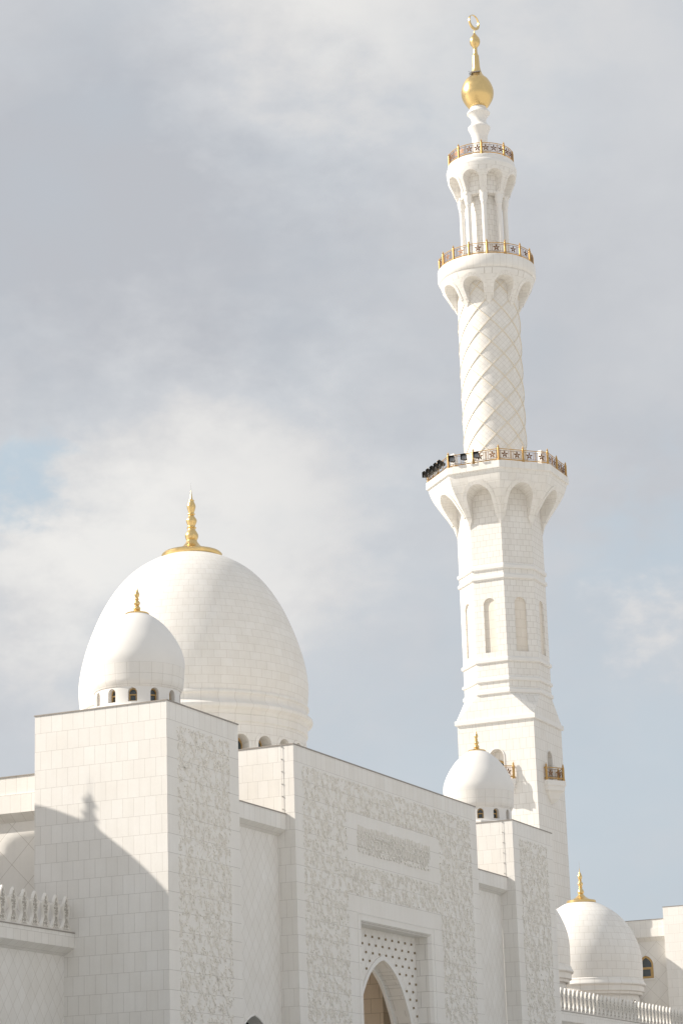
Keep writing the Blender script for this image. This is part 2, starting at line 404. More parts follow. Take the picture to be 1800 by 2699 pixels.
def ribbed_dome(label, x, y, rows_h, brick_w, shell, lower, finrow, disc, spire, sc=1.0, nwin=26, R=8.03, win=None, group=None, dz=0.0, wang=0.0, drumz=None):
    t = thing('stone_dome', label, 'dome', (x, y, 0), 0, group)
    mat = stone(brick_w, rows_h, 0, mortar=.012*sc, off=.5, dark=.78, var=.018)
    m = MB(); m.lathe([(r*sc, z*sc+dz) for r, z in interp(shell, 5)], n=112); m.build('dome_shell', mat, t)
    m = MB(); m.lathe([(r*sc, z*sc+dz) for r, z in lower], n=112); m.build('base_ring', stone(brick_w*1.4, 5, 0, mortar=.014*sc, off=0, dark=.75, var=.015), t)
    R *= sc; z0, z1, zs, zt, w, dep = [q*sc for q in win]; d = MB()
    z0 += dz; z1 += dz; zs += dz; zt += dz
    for k in range(nwin):
        th = radians(wang)+2*pi*k/nwin
        def fn(s, z, q, th=th): rr = R-dep*q; a = th+s/R; return (rr*cos(a), rr*sin(a), z)
        panel(d, fn, lambda z: R*pi/nwin, z0, z1, arch_levels(z0+.001, zs, w, zt, False, 8), ns=3, above=3, smooth=True, band=w*.45, bd=.12/dep*sc*.4)
    d.lathe([(R-dep, z1), (R-dep, z0)], n=64); d.lathe([(R, z0), (R, drumz if drumz is not None else z0-3)], n=64)
    d.build('drum', stone(brick_w*.9, rows_h*.9, 0, mortar=.012*sc, dark=.74, var=.02), t)
    for k in range(nwin):
        th = radians(wang)+2*pi*k/nwin
        window_pair(t, w*.98, zs, zt-.01, max(z0, zs-(zt-zs)*3.0), ((R-dep*.86)*cos(th), (R-dep*.86)*sin(th), 0), th+pi/2)
    finial(t, [(r*sc, z*sc+dz) for r, z in bulbs(finrow)], [(r*sc, z*sc+dz) for r, z in disc], spire=(spire[0]*sc+dz, spire[1]*sc+dz, spire[2]*sc), n=36)
    return t
# the great dome behind
K = 230/170
big_shell = [(.0, 45.45), (1.2, 45.40), (2.10, 45.17), (3.35, 44.60), (4.55, 43.75), (5.633, 42.555), (6.62, 40.95), (7.45, 39.0), (8.0, 37.2), (8.26, 35.6), (8.24, 34.5), (8.14, 33.75)]
big_lower = [(8.14, 33.75), (8.22, 33.72), (8.27, 33.64), (8.27, 33.52), (8.14, 33.42), (8.10, 33.25), (8.18, 33.02), (8.38, 32.85), (8.52, 32.72), (8.54, 32.6), (8.50, 32.48), (8.30, 32.36), (8.22, 32.32), (8.20, 32.2), (8.08, 32.05), (8.14, 32.0), (8.14, 31.56), (8.04, 31.50), (8.04, 31.42), (8.03, 31.35)]
big_fin = [(.02, 50.34), (.05, 50.1), (.10, 49.75), (.13, 49.64), (.215, 49.60), (.215, 49.55), (.20, 49.50), (.29, 49.28), (.325, 49.12), (.29, 48.92), (.225, 48.70), (.20, 48.60), (.265, 48.55), (.265, 48.49), (.19, 48.44), (.26, 48.30), (.395, 48.06), (.36, 47.85), (.29, 47.70), (.26, 47.58), (.30, 47.53), (.35, 47.48), (.33, 47.43), (.27, 47.38), (.30, 47.28), (.45, 47.02), (.49, 46.85), (.45, 46.66), (.37, 46.50)]
big_disc = [(.0, 46.6), (.36, 46.55), (.45, 46.33), (.68, 46.05), (1.05, 45.83), (1.6, 45.68), (2.08, 45.55), (2.22, 45.42), (2.22, 45.30), (2.14, 45.16), (1.9, 45.12), (.0, 45.2)]
bx, by = 150.0937*K-FX, 79.824*K-FY
b_off = .09*K; bx += b_off*.47; by -= b_off*.88
ribbed_dome('largest white stone dome with a tall gold finial, behind the front tower', bx, by, .60*K, .90*K, big_shell, big_lower, big_fin, big_disc, (50.3, 50.98, .012), sc=K,
            nwin=26, R=8.03, win=(27.5, 31.36, 30.0, 30.66, .60, 1.15), group='domes faced with stone courses', wang=-4, drumz=30)
# the two courtyard domes of one size
d_shell = [(.0, 19.80), (.7, 19.78), (1.25, 19.70), (2.091, 19.21), (2.62, 18.80), (3.05, 18.33), (3.42, 17.80), (3.71, 17.22), (3.96, 16.55), (4.09, 15.9), (4.125, 15.3), (4.12, 14.7), (4.085, 14.12)]
d_lower = [(4.085, 14.12), (4.12, 14.10), (4.16, 14.05), (4.16, 13.98), (4.20, 13.90), (4.28, 13.78), (4.30, 13.70), (4.27, 13.64), (4.14, 13.58), (4.13, 13.22), (4.06, 13.19), (4.0, 13.16), (3.98, 13.0), (3.78, 12.97)]
d_fin = [(.012, 22.32), (.03, 22.1), (.05, 21.98), (.10, 21.96), (.10, 21.90), (.13, 21.82), (.165, 21.70), (.14, 21.55), (.09, 21.45), (.13, 21.42), (.10, 21.37), (.15, 21.28), (.195, 21.19), (.16, 21.05), (.11, 20.96), (.155, 20.93), (.155, 20.90), (.11, 20.86), (.17, 20.76), (.235, 20.60), (.22, 20.50), (.165, 20.42)]
d_disc = [(.0, 20.48), (.17, 20.44), (.22, 20.36), (.34, 20.22), (.55, 20.08), (.78, 19.99), (1.03, 19.95), (1.06, 19.92), (1.06, 19.78), (1.0, 19.75), (.0, 19.76)]
dx_, dy_ = 166.48966507-FX, 57.0718-FY
dx_ += .17*.325; dy_ -= .17*.945
def court_dome(label, x, y): return ribbed_dome(label, x, y, .53, .74, d_shell, d_lower, d_fin, d_disc, (22.25, 22.83, .012), nwin=18, R=3.74, win=(10.0, 12.98, 12.2, 12.6, .30, .45), group='domes faced with stone courses', wang=2, drumz=9)
court_dome('white coursed stone dome at lower right, gold finial beside the minaret foot', dx_, dy_)
court_dome('shaded white dome edge squeezed between the far gate tower and the lower right dome', 74.6, 15.0)
court_dome('white coursed stone dome hidden behind the gate, shading the battlements', 60.1, 14.8)

# ------------------------------------------------------------------ carved relief
def leaf(mb, fn, x, z, ang, L, w, bend, h, n=5):
    """a curled leaf: steep lip on one side, sloping to the other"""
    pts = []
    am = ang+bend/2; flip = 1 if (sin(am)*-.8+(-cos(am))*-.6)*-1 > 0 else -1   # the undercut lip always on the lower left
    if (sin(am)*-.8 - cos(am)*.6)*1 < 0: flip = -1
    else: flip = 1
    px, pz, a = x, z, ang
    for i in range(n+1):
        t = i/n; ww = w*(sin(pi*min(1, t*.92+.05)))**.7
        nx, nz = -sin(a)*flip, cos(a)*flip
        pts.append(((px, pz), (px+nx*ww, pz+nz*ww), (px-nx*ww*.35, pz-nz*ww*.35), h*(.45+.55*sin(pi*t))))
        px += cos(a)*L/n; pz += sin(a)*L/n; a += bend/n
    for A, B in zip(pts, pts[1:]):
        lipA, lipB, rA, rB = A[2], B[2], A[0], B[0]
        mb.add([fn(*lipA, -.004), fn(*lipB, -.004), fn(*lipB, B[3]), fn(*lipA, A[3])])
        mb.add([fn(*lipA, A[3]), fn(*lipB, B[3]), fn(*rB, B[3]*.9), fn(*rA, A[3]*.9)], None, True)
        mb.add([fn(*rA, A[3]*.9), fn(*rB, B[3]*.9), fn(*B[1], -.002), fn(*A[1], -.002)], None, True)
def stem(mb, fn, P, w, h, ok):
    for i in range(len(P)-1):
        (x0, z0), (x1, z1) = P[i], P[i+1]
        if not (ok(x0, z0) and ok(x1, z1)): continue
        l = max(1e-6, sqrt((x1-x0)**2+(z1-z0)**2)); nx, nz = -(z1-z0)/l*w, (x1-x0)/l*w
        a, b, c, d = (x0-nx, z0-nz), (x1-nx, z1-nz), (x1+nx, z1+nz), (x0+nx, z0+nz)
        mb.add([fn(*a, -.004), fn(*b, -.004), fn(*b, h), fn(*a, h)]); mb.add([fn(*a, h), fn(*b, h), fn(*c, h), fn(*d, h)]); mb.add([fn(*d, h), fn(*c, h), fn(*c, -.004), fn(*d, -.004)])
def relief(mb, fn, x0, x1, z0, z1, ok, rnd, cell=.80, H=.034):
    z = z0-.2; row = 0
    while z < z1+cell:
        x = x0-(.5*cell if row % 2 else 0)
        while x < x1+cell:
            cx, cz = x+rnd.uniform(-.14, .14), z+rnd.uniform(-.14, .14)
            d = 1 if (row+int((x-x0)/cell)) % 2 else -1
            a0 = rnd.uniform(0, 2*pi); turns = rnd.uniform(1.1, 1.5)*pi; P = []
            for i in range(19):
                t = i/18; r = cell*.56*(1-.72*t); a = a0+d*t*turns
                P.append((cx+r*cos(a), cz+r*sin(a)))
            stem(mb, fn, P, .018, H*.55, ok)
            tail = [(P[0][0]+cos(a0+.9*d+pi*.5*d*0)*k*.09*1, P[0][1]+sin(a0-.6*d)*k*.09) for k in range(6)]
            stem(mb, fn, tail, .016, H*.5, ok)
            for i in range(1, 18, 2):
                t = i/18; a = a0+d*t*turns; px, pz = P[i]
                for sd_ in (1, -1):
                    if rnd.random() < .15: continue
                    la = a+d*pi/2+sd_*rnd.uniform(.5, 1.25); L = rnd.uniform(.12, .27)*(1.05-.4*t)
                    ex, ez = px+cos(la)*L, pz+sin(la)*L
                    if ok(px, pz) and ok(ex, ez): leaf(mb, fn, px, pz, la, L, L*rnd.uniform(.2, .3), -sd_*rnd.uniform(.5, 1.7), H*rnd.uniform(.8, 1.35))
            ex, ez = P[-1]
            if ok(ex, ez):
                for k in range(5):
                    la = k*2*pi/5+a0
                    if ok(ex+cos(la)*.16, ez+sin(la)*.16): leaf(mb, fn, ex+cos(la)*.03, ez+sin(la)*.03, la, .14, .045, .4, H*1.2, 3)
            x += cell
        z += cell*.80; row += 1
    area = (x1-x0)*(z1-z0)
    for _ in range(int(area*16)):
        px, pz = rnd.uniform(x0, x1), rnd.uniform(z0, z1); la = rnd.choice((-1.0, -.8, 2.1, -1.9, .4))+rnd.uniform(-.4, .4); L = rnd.uniform(.07, .19)
        if ok(px, pz) and ok(px+cos(la)*L, pz+sin(la)*L): leaf(mb, fn, px, pz, la, L, L*.26, rnd.uniform(-1.3, 1.3), H*rnd.uniform(.7, 1.3), 4)

def edge_fill(mb, segs, ok, rnd, H=.034):
    for x0, z0, x1, z1 in segs:
        L_ = sqrt((x1-x0)**2+(z1-z0)**2); n_ = int(L_/.085)
        for i in range(n_):
            f = (i+rnd.random())/n_; px, pz = x0+(x1-x0)*f+rnd.uniform(-.14, .14), z0+(z1-z0)*f+rnd.uniform(-.14, .14); la = rnd.choice((-1.2, 1.7, -2.2, .6))+rnd.uniform(-.4, .4); L = rnd.uniform(.06, .15)
            if ok(px, pz) and ok(px+cos(la)*L, pz+sin(la)*L): leaf(mb, ff_, px, pz, la, L, L*.26, rnd.uniform(-1.3, 1.3), H, 3)
ff_ = lambda x, z, h: (x, -h, z)
REC = .0
# ------------------------------------------------------------------ gate towers
def tower(label, x0, w=5.85, d=5.73, ztop=18.0, y0=0.0, rel=True, seed=3, rod=False, relx=(.81, 5.10), group='gate towers flanking the portal'):
    t = thing('gate_tower', label, 'tower', (x0, y0, 0), 0, group)
    m = MB(); m.box(0, w, 0, d, GZ, ztop-.045)
    if rel:
        m.f.pop(2); m.uv.pop(2); m.sm.pop(2); m.add([(0, 0, 17.272), (w, 0, 17.272), (w, 0, ztop-.045), (0, 0, ztop-.045)])
        q = MB(); q.add([(0, 0, GZ), (w, 0, GZ), (w, 0, 17.272), (0, 0, 17.272)]); q.build('front_facing', FRONT, t)
    m.build('wall', WALL, t)
    c = MB(); c.box(-.03, w+.03, -.03, d+.03, ztop-.045, ztop); c.build('coping', FLASH, t)
    if rel:
        r = MB(); rnd = random.Random(seed); a, b = relx
        relief(r, ff_, a, b, 4.5, 17.15, lambda x, z: a < x < b and z < 17.17, rnd); edge_fill(r, [(a+.1, 4.5, a+.1, 17.1), (b-.1, 4.5, b-.1, 17.1), (a, 17.08, b, 17.08)], lambda x, z: a < x < b and z < 17.17, rnd); r.build('floral_relief', CARVE, t, merge=False)
    if rod:
        rodm(t, -.0, .54, ztop)
    return t
def rodm(t, x, y, zt):
    k = MB(); k.tube([(x-.035, y, zt+.03), (x-.035, y, 14.9)], .007, 5)
    z = zt-.1
    while z > 15.1: k.box(x-.05, x, y-.018, y+.018, z-.018, z+.018); z -= .52
    k.build('lightning_conductor', STEEL, t)
tower('front gate tower nearest the viewer, sunlit plain side and carved vine panel', 0.0, seed=5, relx=(.81, 5.08))
tower('narrow far gate tower right of the portal, carved vine panel in shade', 36.285, seed=8, rod=True, relx=(.82, 4.98))

# ------------------------------------------------------------------ recessed bays
def bay(label, x0, x1, sharp_arch=True):
    t = thing('recessed_bay', label, 'wall', (x0, 0, 0), 0, 'recessed wall bays beside the portal')
    w = x1-x0; m = MB(); cx = w/2; lev = [(5.6, .95), (5.9, .95), (6.2, .93), (6.47, .86), (6.62, .66), (6.74, .42), (6.82, .2), (6.87, 0)]
    fn = lambda s, z, q: (cx+s, .80+.6*q, z)
    panel(m, fn, lambda z: w/2-.002, GZ, 14.2, [(GZ+.01, .95)]+lev, ns=2, above=4); m.build('wall', DIAM, t)
    b = MB(); b.box(.1, w-.1, 1.45, 1.6, GZ, 8); b.build('window', GLASS, t)
    q = MB(); q.prism_x([(.40, 14.43), (.40, 15.07), (3.2, 15.07), (3.2, 14.2), (.80, 14.2)], .002, w-.002); q.build('cornice', WALL, t)
    c = MB(); c.box(.004, w-.004, .37, 3.2, 15.07, 15.11); c.build('coping', FLASH, t)
    f = MB(); lv = lev
    for (za, wa), (zb, wb) in zip(lv, lv[1:]):
        for sg in (-1, 1):
            f.tube([(cx+sg*(wa+.03), .79, za), (cx+sg*(wb+.03), .79, zb)], .045, 6)
    f.build('arch_moulding', SMOOTH, t); return t
bay('recessed bay with diamond slabs between the front tower and the portal', 5.852, 10.863)
bay('narrow recessed bay with diamond slabs between portal and far tower', 31.245, 36.283)

# ------------------------------------------------------------------ the portal
P0, P1 = 10.865, 31.243
t = thing('portal', 'wide central gate portal with pointed arch, inscription and carved vine frame', 'portal', (0, 0, 0))
OX0, OX1, OZ = 17.14, 24.98, 11.28
m = MB(); ch = .12; jy = .16
# front wall pieces round the opening
m.add([(P0, 0, GZ), (OX0, 0, GZ), (OX0, 0, OZ), (P0, 0, OZ)]); m.add([(OX1, 0, GZ), (P1, 0, GZ), (P1, 0, OZ), (OX1, 0, OZ)])
m.add([(P0, 0, OZ), (P1, 0, OZ), (P1, 0, 17.272), (P0, 0, 17.272)]); m.build('front_facing', FRONT, t); m = MB()
m.add([(P0, 0, 17.272), (P1, 0, 17.272), (P1, 0, 17.955), (P0, 0, 17.955)])
m.add([(P0, 10, GZ), (P0, 0, GZ), (P0, 0, 17.955), (P0, 10, 17.955)]); m.add([(P1, 0, GZ), (P1, 10, GZ), (P1, 10, 17.955), (P1, 0, 17.955)])
m.add([(P1, 10, 12), (P0, 10, 12), (P0, 10, 17.955), (P1, 10, 17.955)]); m.add([(16.5, 10, GZ), (P0, 10, GZ), (P0, 10, 12), (16.5, 10, 12)]); m.add([(P1, 10, GZ), (25.0, 10, GZ), (25.0, 10, 12), (P1, 10, 12)]); m.add([(P0, 0, 17.955), (P1, 0, 17.955), (P1, 10, 17.955), (P0, 10, 17.955)])
m.build('wall', WALL, t)
m = MB(); m.box(P0-.03, P1+.03, -.03, 10, 17.956, 18.0); m.build('coping', FLASH, t)
m = MB(); ax0, ax1, az = OX0+ch, OX1-ch, OZ-ch; BY = .76
for q in ([(OX0, 0, GZ), (ax0, jy, GZ), (ax0, jy, az), (OX0, 0, OZ)], [(ax1, jy, GZ), (OX1, 0, GZ), (OX1, 0, OZ), (ax1, jy, az)], [(OX0, 0, OZ), (ax0, jy, az), (ax1, jy, az), (OX1, 0, OZ)],
          [(ax0, jy, GZ), (ax0, BY, GZ), (ax0, BY, az), (ax0, jy, az)], [(ax1, BY, GZ), (ax1, jy, GZ), (ax1, jy, az), (ax1, BY, az)], [(ax0, jy, az), (ax0, BY, az), (ax1, BY, az), (ax1, jy, az)]): m.add(q)
m.build('jamb', stone(.59, .712, 17.272, mortar=.010, dark=.58), t)
ARC = [(GZ+.01, 3.05), (5.8, 3.05), (6.4, 3.04), (6.9, 2.98), (7.26, 2.88), (7.59, 2.73), (7.85, 2.58), (8.11, 2.41), (8.35, 2.25), (8.56, 2.09), (8.82, 1.88), (9.06, 1.64), (9.26, 1.41), (9.44, 1.13), (9.60, .86), (9.74, .57), (9.83, .28), (9.89, 0)]
XC = 21.055; TH = .85
m = MB(); fn = lambda s, z, q: (XC+s, BY+TH*q, z)
panel(m, fn, lambda z: (ax1-ax0)/2-.001, GZ, az-.001, ARC, ns=3, above=3, reveal=False); sp_ = m.build('spandrel', DIAMS, t)
m = MB()
for (za, wa), (zb, wb) in zip(ARC, ARC[1:]):
    for sg in (-1, 1): m.add([fn(sg*wa, za, 0), fn(sg*wb, zb, 0), fn(sg*wb, zb, 1), fn(sg*wa, za, 1)])
m.build('arch_reveal', stone(.9, .66, .1, mortar=.010, dark=.62), t)
def off_arc(d):
    o_ = []
    for i, (z, w) in enumerate(ARC):
        a, b = ARC[max(0, i-1)], ARC[min(len(ARC)-1, i+1)]
        tz, tw = b[0]-a[0], b[1]-a[1]; l = sqrt(tz*tz+tw*tw); nz, nw = -tw/l, tz/l
        if i == len(ARC)-1: o_.append((z+d*1.25, 0))
        else: o_.append((z+nz*d, max(0, w+nw*d)))
    return o_
m = MB(); IN, OU = ARC, off_arc(.20)
for i in range(len(ARC)-1):
    for sg in (-1, 1):
        a, b, c, d = [(XC+sg*w, BY-.05, z) for z, w in (IN[i], OU[i], OU[i+1], IN[i+1])]
        m.add([a, b, c, d]); m.add([b, (b[0], BY+.01, b[2]), (c[0], BY+.01, c[2]), c]); m.add([a, d, (d[0], BY+.01, d[2]), (a[0], BY+.01, a[2])])
m.build('arch_moulding', SMOOTH, t)
m = MB(); IN = off_arc(-.16)
for i in range(len(ARC)-1):   # inner rib at the far end of the reveal
    for sg in (-1, 1):
        a, b, c, d = [(XC+sg*w, BY+TH-.12, z) for z, w in (IN[i], ARC[i], ARC[i+1], IN[i+1])]
        m.add([a, b, c, d]); m.add([a, d, (d[0], BY+TH+.02, d[2]), (a[0], BY+TH+.02, a[2])])
m.build('inner_rib', SMOOTH, t)
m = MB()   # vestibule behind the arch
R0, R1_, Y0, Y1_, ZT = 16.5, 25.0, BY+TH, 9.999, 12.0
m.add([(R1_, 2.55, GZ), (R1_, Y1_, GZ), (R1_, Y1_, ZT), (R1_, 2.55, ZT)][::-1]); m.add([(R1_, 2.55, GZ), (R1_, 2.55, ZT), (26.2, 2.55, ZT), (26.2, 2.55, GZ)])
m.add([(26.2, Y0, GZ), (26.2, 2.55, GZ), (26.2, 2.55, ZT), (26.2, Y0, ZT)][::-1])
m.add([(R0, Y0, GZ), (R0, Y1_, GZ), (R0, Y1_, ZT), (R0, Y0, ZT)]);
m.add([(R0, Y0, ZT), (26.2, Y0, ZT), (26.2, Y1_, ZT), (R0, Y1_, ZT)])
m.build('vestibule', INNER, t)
# studs
sm_ = MB(); sm_.box(-.048, .048, -.04, 0, -.048, .048); sm_.box(-.03, .03, -.055, -.04, -.03, .03)
proto = None; OA = off_arc(.30)
def arcw(z):
    for (za, wa), (zb, wb) in zip(OA, OA[1:]):
        if za <= z <= zb: return wa+(wb-wa)*(z-za)/(zb-za)
    return 0 if z > OA[-1][0] else 3.3
r_ = 0; z = 10.83
while z > 6.5:
    x = XC-5*.7275 - (.36375 if r_ % 2 == 0 else 0)
    while x < ax1-.15:
        if x > ax0+.15 and abs(x-XC) > arcw(z)+.12*(z < 10.1):
            if proto is None: proto = sm_.build('gold_stud', STUD, sp_); proto.location = (x, BY, z)
            else: copy_part(proto, sp_, (x, BY, z))
        x += .7275
    z -= .3555; r_ += 1
# floral frame
def in_frame(x, z):
    if not (11.62 < x < 30.40 and z < 17.20): return False
    if 15.95 < x < 26.27 and 13.66 < z < 15.82: return False
    if 15.93 < x < 26.28 and z < 12.30: return False
    return True
m = MB(); relief(m, ff_, 11.62, 30.40, 4.6, 17.2, in_frame, random.Random(21)); edge_fill(m, [(11.72, 4.6, 11.72, 17.1), (30.3, 4.6, 30.3, 17.1), (11.6, 17.1, 30.4, 17.1), (15.9, 15.92, 26.3, 15.92), (15.85, 13.6, 15.85, 15.9), (26.37, 13.6, 26.37, 15.9), (15.9, 13.56, 26.3, 13.56), (15.9, 12.4, 26.3, 12.4), (15.83, 4.6, 15.83, 12.4), (26.38, 4.6, 26.38, 12.4)], in_frame, random.Random(5)); m.build('floral_relief', CARVE, t, merge=False)
# thin raised border round the opening
m = MB(); b0, b1, bz = 16.80, 25.32, 11.56
for q in ((b0, b1, bz-.015, bz+.015), (b0, b0+.03, GZ, bz-.015), (b1-.03, b1, GZ, bz-.015)): m.box(q[0], q[1], -.02, .01, q[2], q[3])
m.build('border_strip', SMOOTH, t)
# inscription: close-set thuluth-like strokes carved in relief
m = MB(); rnd = random.Random(4)
X0, X1, Z0, Z1 = 16.98, 25.18, 14.16, 15.41
H = .036; okk = lambda x, z: X0 < x < X1 and Z0 < z < Z1
x = X0+.06
while x < X1-.03:      # tall uprights, leaning a little, with a barb at the head
    for zt, ln_ in ((Z1-rnd.uniform(.01, .1), rnd.uniform(.35, .7)), (Z0+rnd.uniform(.62, .8), rnd.uniform(.3, .5))):
        if rnd.random() < .08: continue
        zb = zt-ln_; ln = rnd.uniform(-.05, .0)
        stem(m, ff_, [(x+ln, zt), (x+ln*.5, (zt+zb)/2), (x, zb), (x+.05, zb-.05)], .014, H, okk)
        if rnd.random() < .6: leaf(m, ff_, x+ln, zt-.01, -2.3, .09, .022, 0, H, 2)
    x += rnd.choice((.12, .14, .17, .22))
for base in (Z0+.06, Z0+.34, Z0+.62, Z0+.88):
    x = X0+.15+rnd.uniform(0, .1)
    while x < X1-.12:      # bowls, loops and points
        r = rnd.uniform(.09, .19); cx_ = x; cz_ = base+r*.5+rnd.uniform(-.03, .05); n_ = 9; a1 = rnd.uniform(2.9, 3.5); sp2 = rnd.uniform(2.6, 3.3)
        P = [(cx_+r*cos(a1+sp2*i/n_), cz_+r*.8*sin(a1+sp2*i/n_)) for i in range(n_+1)]
        stem(m, ff_, P, .02, H*1.25, okk)
        if rnd.random() < .4:
            lx, lz = P[-1]; stem(m, ff_, [(lx+.045*cos(a), lz+.045+.045*sin(a)) for a in [j*pi/4 for j in range(9)]], .013, H, okk)
        if rnd.random() < .6: leaf(m, ff_, cx_+rnd.uniform(-.08, .08), cz_+rnd.uniform(.03, .12), -.8, .06, .026, 0, H, 2)
        x += rnd.uniform(.28, .46)
for _ in range(7):
    x, zz = rnd.uniform(X0+.3, X1-1), rnd.uniform(Z0+.5, Z1-.35); stem(m, ff_, [(x+k*.13, zz+.04*sin(k*.7)) for k in range(6)], .018, H*1.4, okk)
m.build('inscription', CARVE, t, merge=False)
rodm(t, P0, .54, 18.0)

# ------------------------------------------------------------------ battlemented walls
MPROF = [(.0, 0), (.362, 0), (.362, .07), (.30, .16), (.235, .27), (.185, .36), (.165, .42), (.165, .50), (.195, .62), (.24, .74), (.275, .84), (.29, .92), (.27, .985), (.215, 1.0), (.17, .965), (.155, .99), (.165, 1.05), (.13, 1.15), (.075, 1.25), (.0, 1.325)]
def merlon_mesh(parent):
    m = MB(); T = .042
    for (a, za), (b, zb) in zip(MPROF[1:], MPROF[2:]):
        for sg in (-1, 1):
            m.add([(sg*a, -T, za), (sg*b, -T, zb), (sg*b, T, zb), (sg*a, T, za)] if sg < 0 else [(sg*a, T, za), (sg*b, T, zb), (sg*b, -T, zb), (sg*a, -T, za)])
    for y, fl in ((-T, 1), (T, -1)):
        rp = MPROF[1:]
        for (a, za), (b, zb) in zip(rp, rp[1:]):
            if abs(za-zb) < 1e-6: continue
            q = [(-a, y, za), (a, y, za), (b, y, zb), (-b, y, zb)]
            m.add(q if fl > 0 else q[::-1])
    o = m.build('merlon', CARVE, parent)
    l = MB(); f2 = lambda x, z, h: (x, -T-h, z)
    # raised rim and scroll lattice
    for sg in (-1, 1):
        rim = [(sg*max(.012, a-.035), z) for a, z in MPROF[3:-1]]; stem(l, f2, rim, .014, .03, lambda x, z: True)
        for (cx_, cz_, r, a0, tw) in ((.08, .86, .06, 0, 4.4), (.09, .70, .075, 2, -4.6), (.06, .52, .05, 1, 4), (.09, .30, .07, 0, -4.4), (.15, .14, .06, 2, 4), (.05, .12, .04, 0, 5), (.03, 1.06, .035, 1, 4)):
            P = [(sg*(cx_+r*(1-.6*i/8)*cos(a0+tw*i/8)), cz_+r*(1-.6*i/8)*sin(a0+tw*i/8)) for i in range(9)]
            stem(l, f2, P, .012, .03, lambda x, z: True)
    l.build('scroll_lattice', CARVE, o)
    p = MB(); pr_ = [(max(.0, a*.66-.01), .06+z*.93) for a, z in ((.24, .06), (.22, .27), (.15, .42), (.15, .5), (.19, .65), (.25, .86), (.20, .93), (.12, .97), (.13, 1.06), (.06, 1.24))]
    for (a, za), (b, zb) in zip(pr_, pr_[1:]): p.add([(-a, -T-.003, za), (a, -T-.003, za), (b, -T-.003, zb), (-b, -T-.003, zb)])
    p.build('pit_shade_plate', PIT, o)  # flat plate just proud of the face, coloured like shaded holes
    return o
def battlement(label, x0, x1, tips):
    t = thing('battlemented_wall', label, 'wall', (x0, 0, 0), 0, 'walls topped with carved battlements')
    w = x1-x0
    m = MB(); m.box(.002, w-.002, 4.42, 20, GZ, 8.78); m.build('wall', DIAM, t)
    q = MB(); q.prism_x([(3.97, 9.05), (3.97, 9.58), (20, 9.58), (20, 8.781), (4.42, 8.781)], .004, w-.004); q.build('cornice', WALL, t)
    c = MB(); c.box(.006, w-.006, 3.945, 20, 9.58, 9.615); c.build('coping', FLASH, t)
    pr = None
    for x in tips:
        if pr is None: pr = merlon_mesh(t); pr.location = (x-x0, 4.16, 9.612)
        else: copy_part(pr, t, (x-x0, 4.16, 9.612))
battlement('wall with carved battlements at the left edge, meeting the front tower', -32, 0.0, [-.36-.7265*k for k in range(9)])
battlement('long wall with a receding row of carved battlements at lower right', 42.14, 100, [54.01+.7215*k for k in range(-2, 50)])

# ------------------------------------------------------------------ side wings
def wing(label, x, y0, y1, zt, zm, zb, zi, depth=10, flash=True):
    t = thing('side_wing', label, 'building', (x, 0, 0), 0, 'plain wings with an overhanging cornice')
    m = MB(); m.prism_y([(.42, GZ), (.42, zi), (depth, zi), (depth, GZ)], y0, y1); m.build('wall', DIAML, t)
    m = MB(); m.prism_y([(0, zb), (0, zm), (depth, zm), (depth, zi+.001), (.42, zi+.001)], y0, y1); m.build('cornice', stone(.49, .712, zb % .712, dark=.62), t)
    m = MB(); m.prism_y([(.06, zm+.001), (.06, zt-.04), (depth, zt-.04), (depth, zm+.001)], y0, y1); m.build('parapet', stone(.49, .80, zm % .80, dark=.62), t)
    m = MB(); m.box(.02, depth, y0, y1, zt-.04, zt); m.build('coping', FLASH, t)
    return t
wing('sunlit wing wall behind the front tower at the left edge', 2.0, 5.735, 42, 16.18, 15.44, 14.70, 14.40)
GW = wing('distant sunlit wing at the right edge with one arched window', 110, 14.80, 60, 20.53, 19.83, 19.12, 18.78, depth=1.6)
# window of the distant wing: a framed arched opening set into its wall
fr = MB(); lev = arch_levels(15.88, 16.9, .60, 17.70, True, 8)
for (za, wa), (zb, wb) in zip(lev, lev[1:]):
    for sg in (-1, 1):
        a, b = [(.36, 16.71+sg*(w+.0), z) for w, z in ((wa, za), (wb, zb))]; c, d = [(.36, 16.71+sg*(w+.09), z+(.06 if z > 16.9 else 0)) for w, z in ((wb, zb), (wa, za))]
        fr.add([a, b, c, d]); fr.add([d, c, (.42, c[1], c[2]), (.42, d[1], d[2])]); fr.add([b, a, (.42, a[1], a[2]), (.42, b[1], b[2])])
fr.box(.33, .43, 16.71-.70, 16.71+.70, 15.78, 15.88); fr.build('window_surround', SMOOTH, GW)
wo = window_pair(GW, .595, 16.9, 17.69, 15.89, (.37, 16.71, 0), -pi/2, True)
tw = thing('plain_tower', 'plain distant tower block cut by the right edge of the photo', 'tower', (109.6, 0, 0))
m = MB(); m.box(0, 12, -12, 14.78, GZ, 21.36); m.build('wall', stone(.9, .712, 21.36 % .712, dark=.66), tw)
m = MB(); m.box(-.03, 12.03, -12.03, 14.81, 21.36, 21.40); m.build('coping', FLASH, tw)
small_dome('low white dome hidden behind the lower right dome, shading the tower edge', 108.0, 19.3, 16.0, windows=False, fin=False, group='low cupolas near the distant wing')
tower('plain turret hidden behind the lower right dome', 106.0, w=3.9, d=3.9, y0=17.4, ztop=16.0, rel=False, group='turrets near the distant wing')
# block under the great dome
ph = thing('prayer_hall', 'prayer hall block that carries the largest dome', 'building', (bx, by, 0))
m = MB(); m.lathe([(0, 35.5), (9.5, 35.5), (9.5, GZ)], n=8, a0=radians(22.5), smooth=False); m.build('wall', WALL, ph)

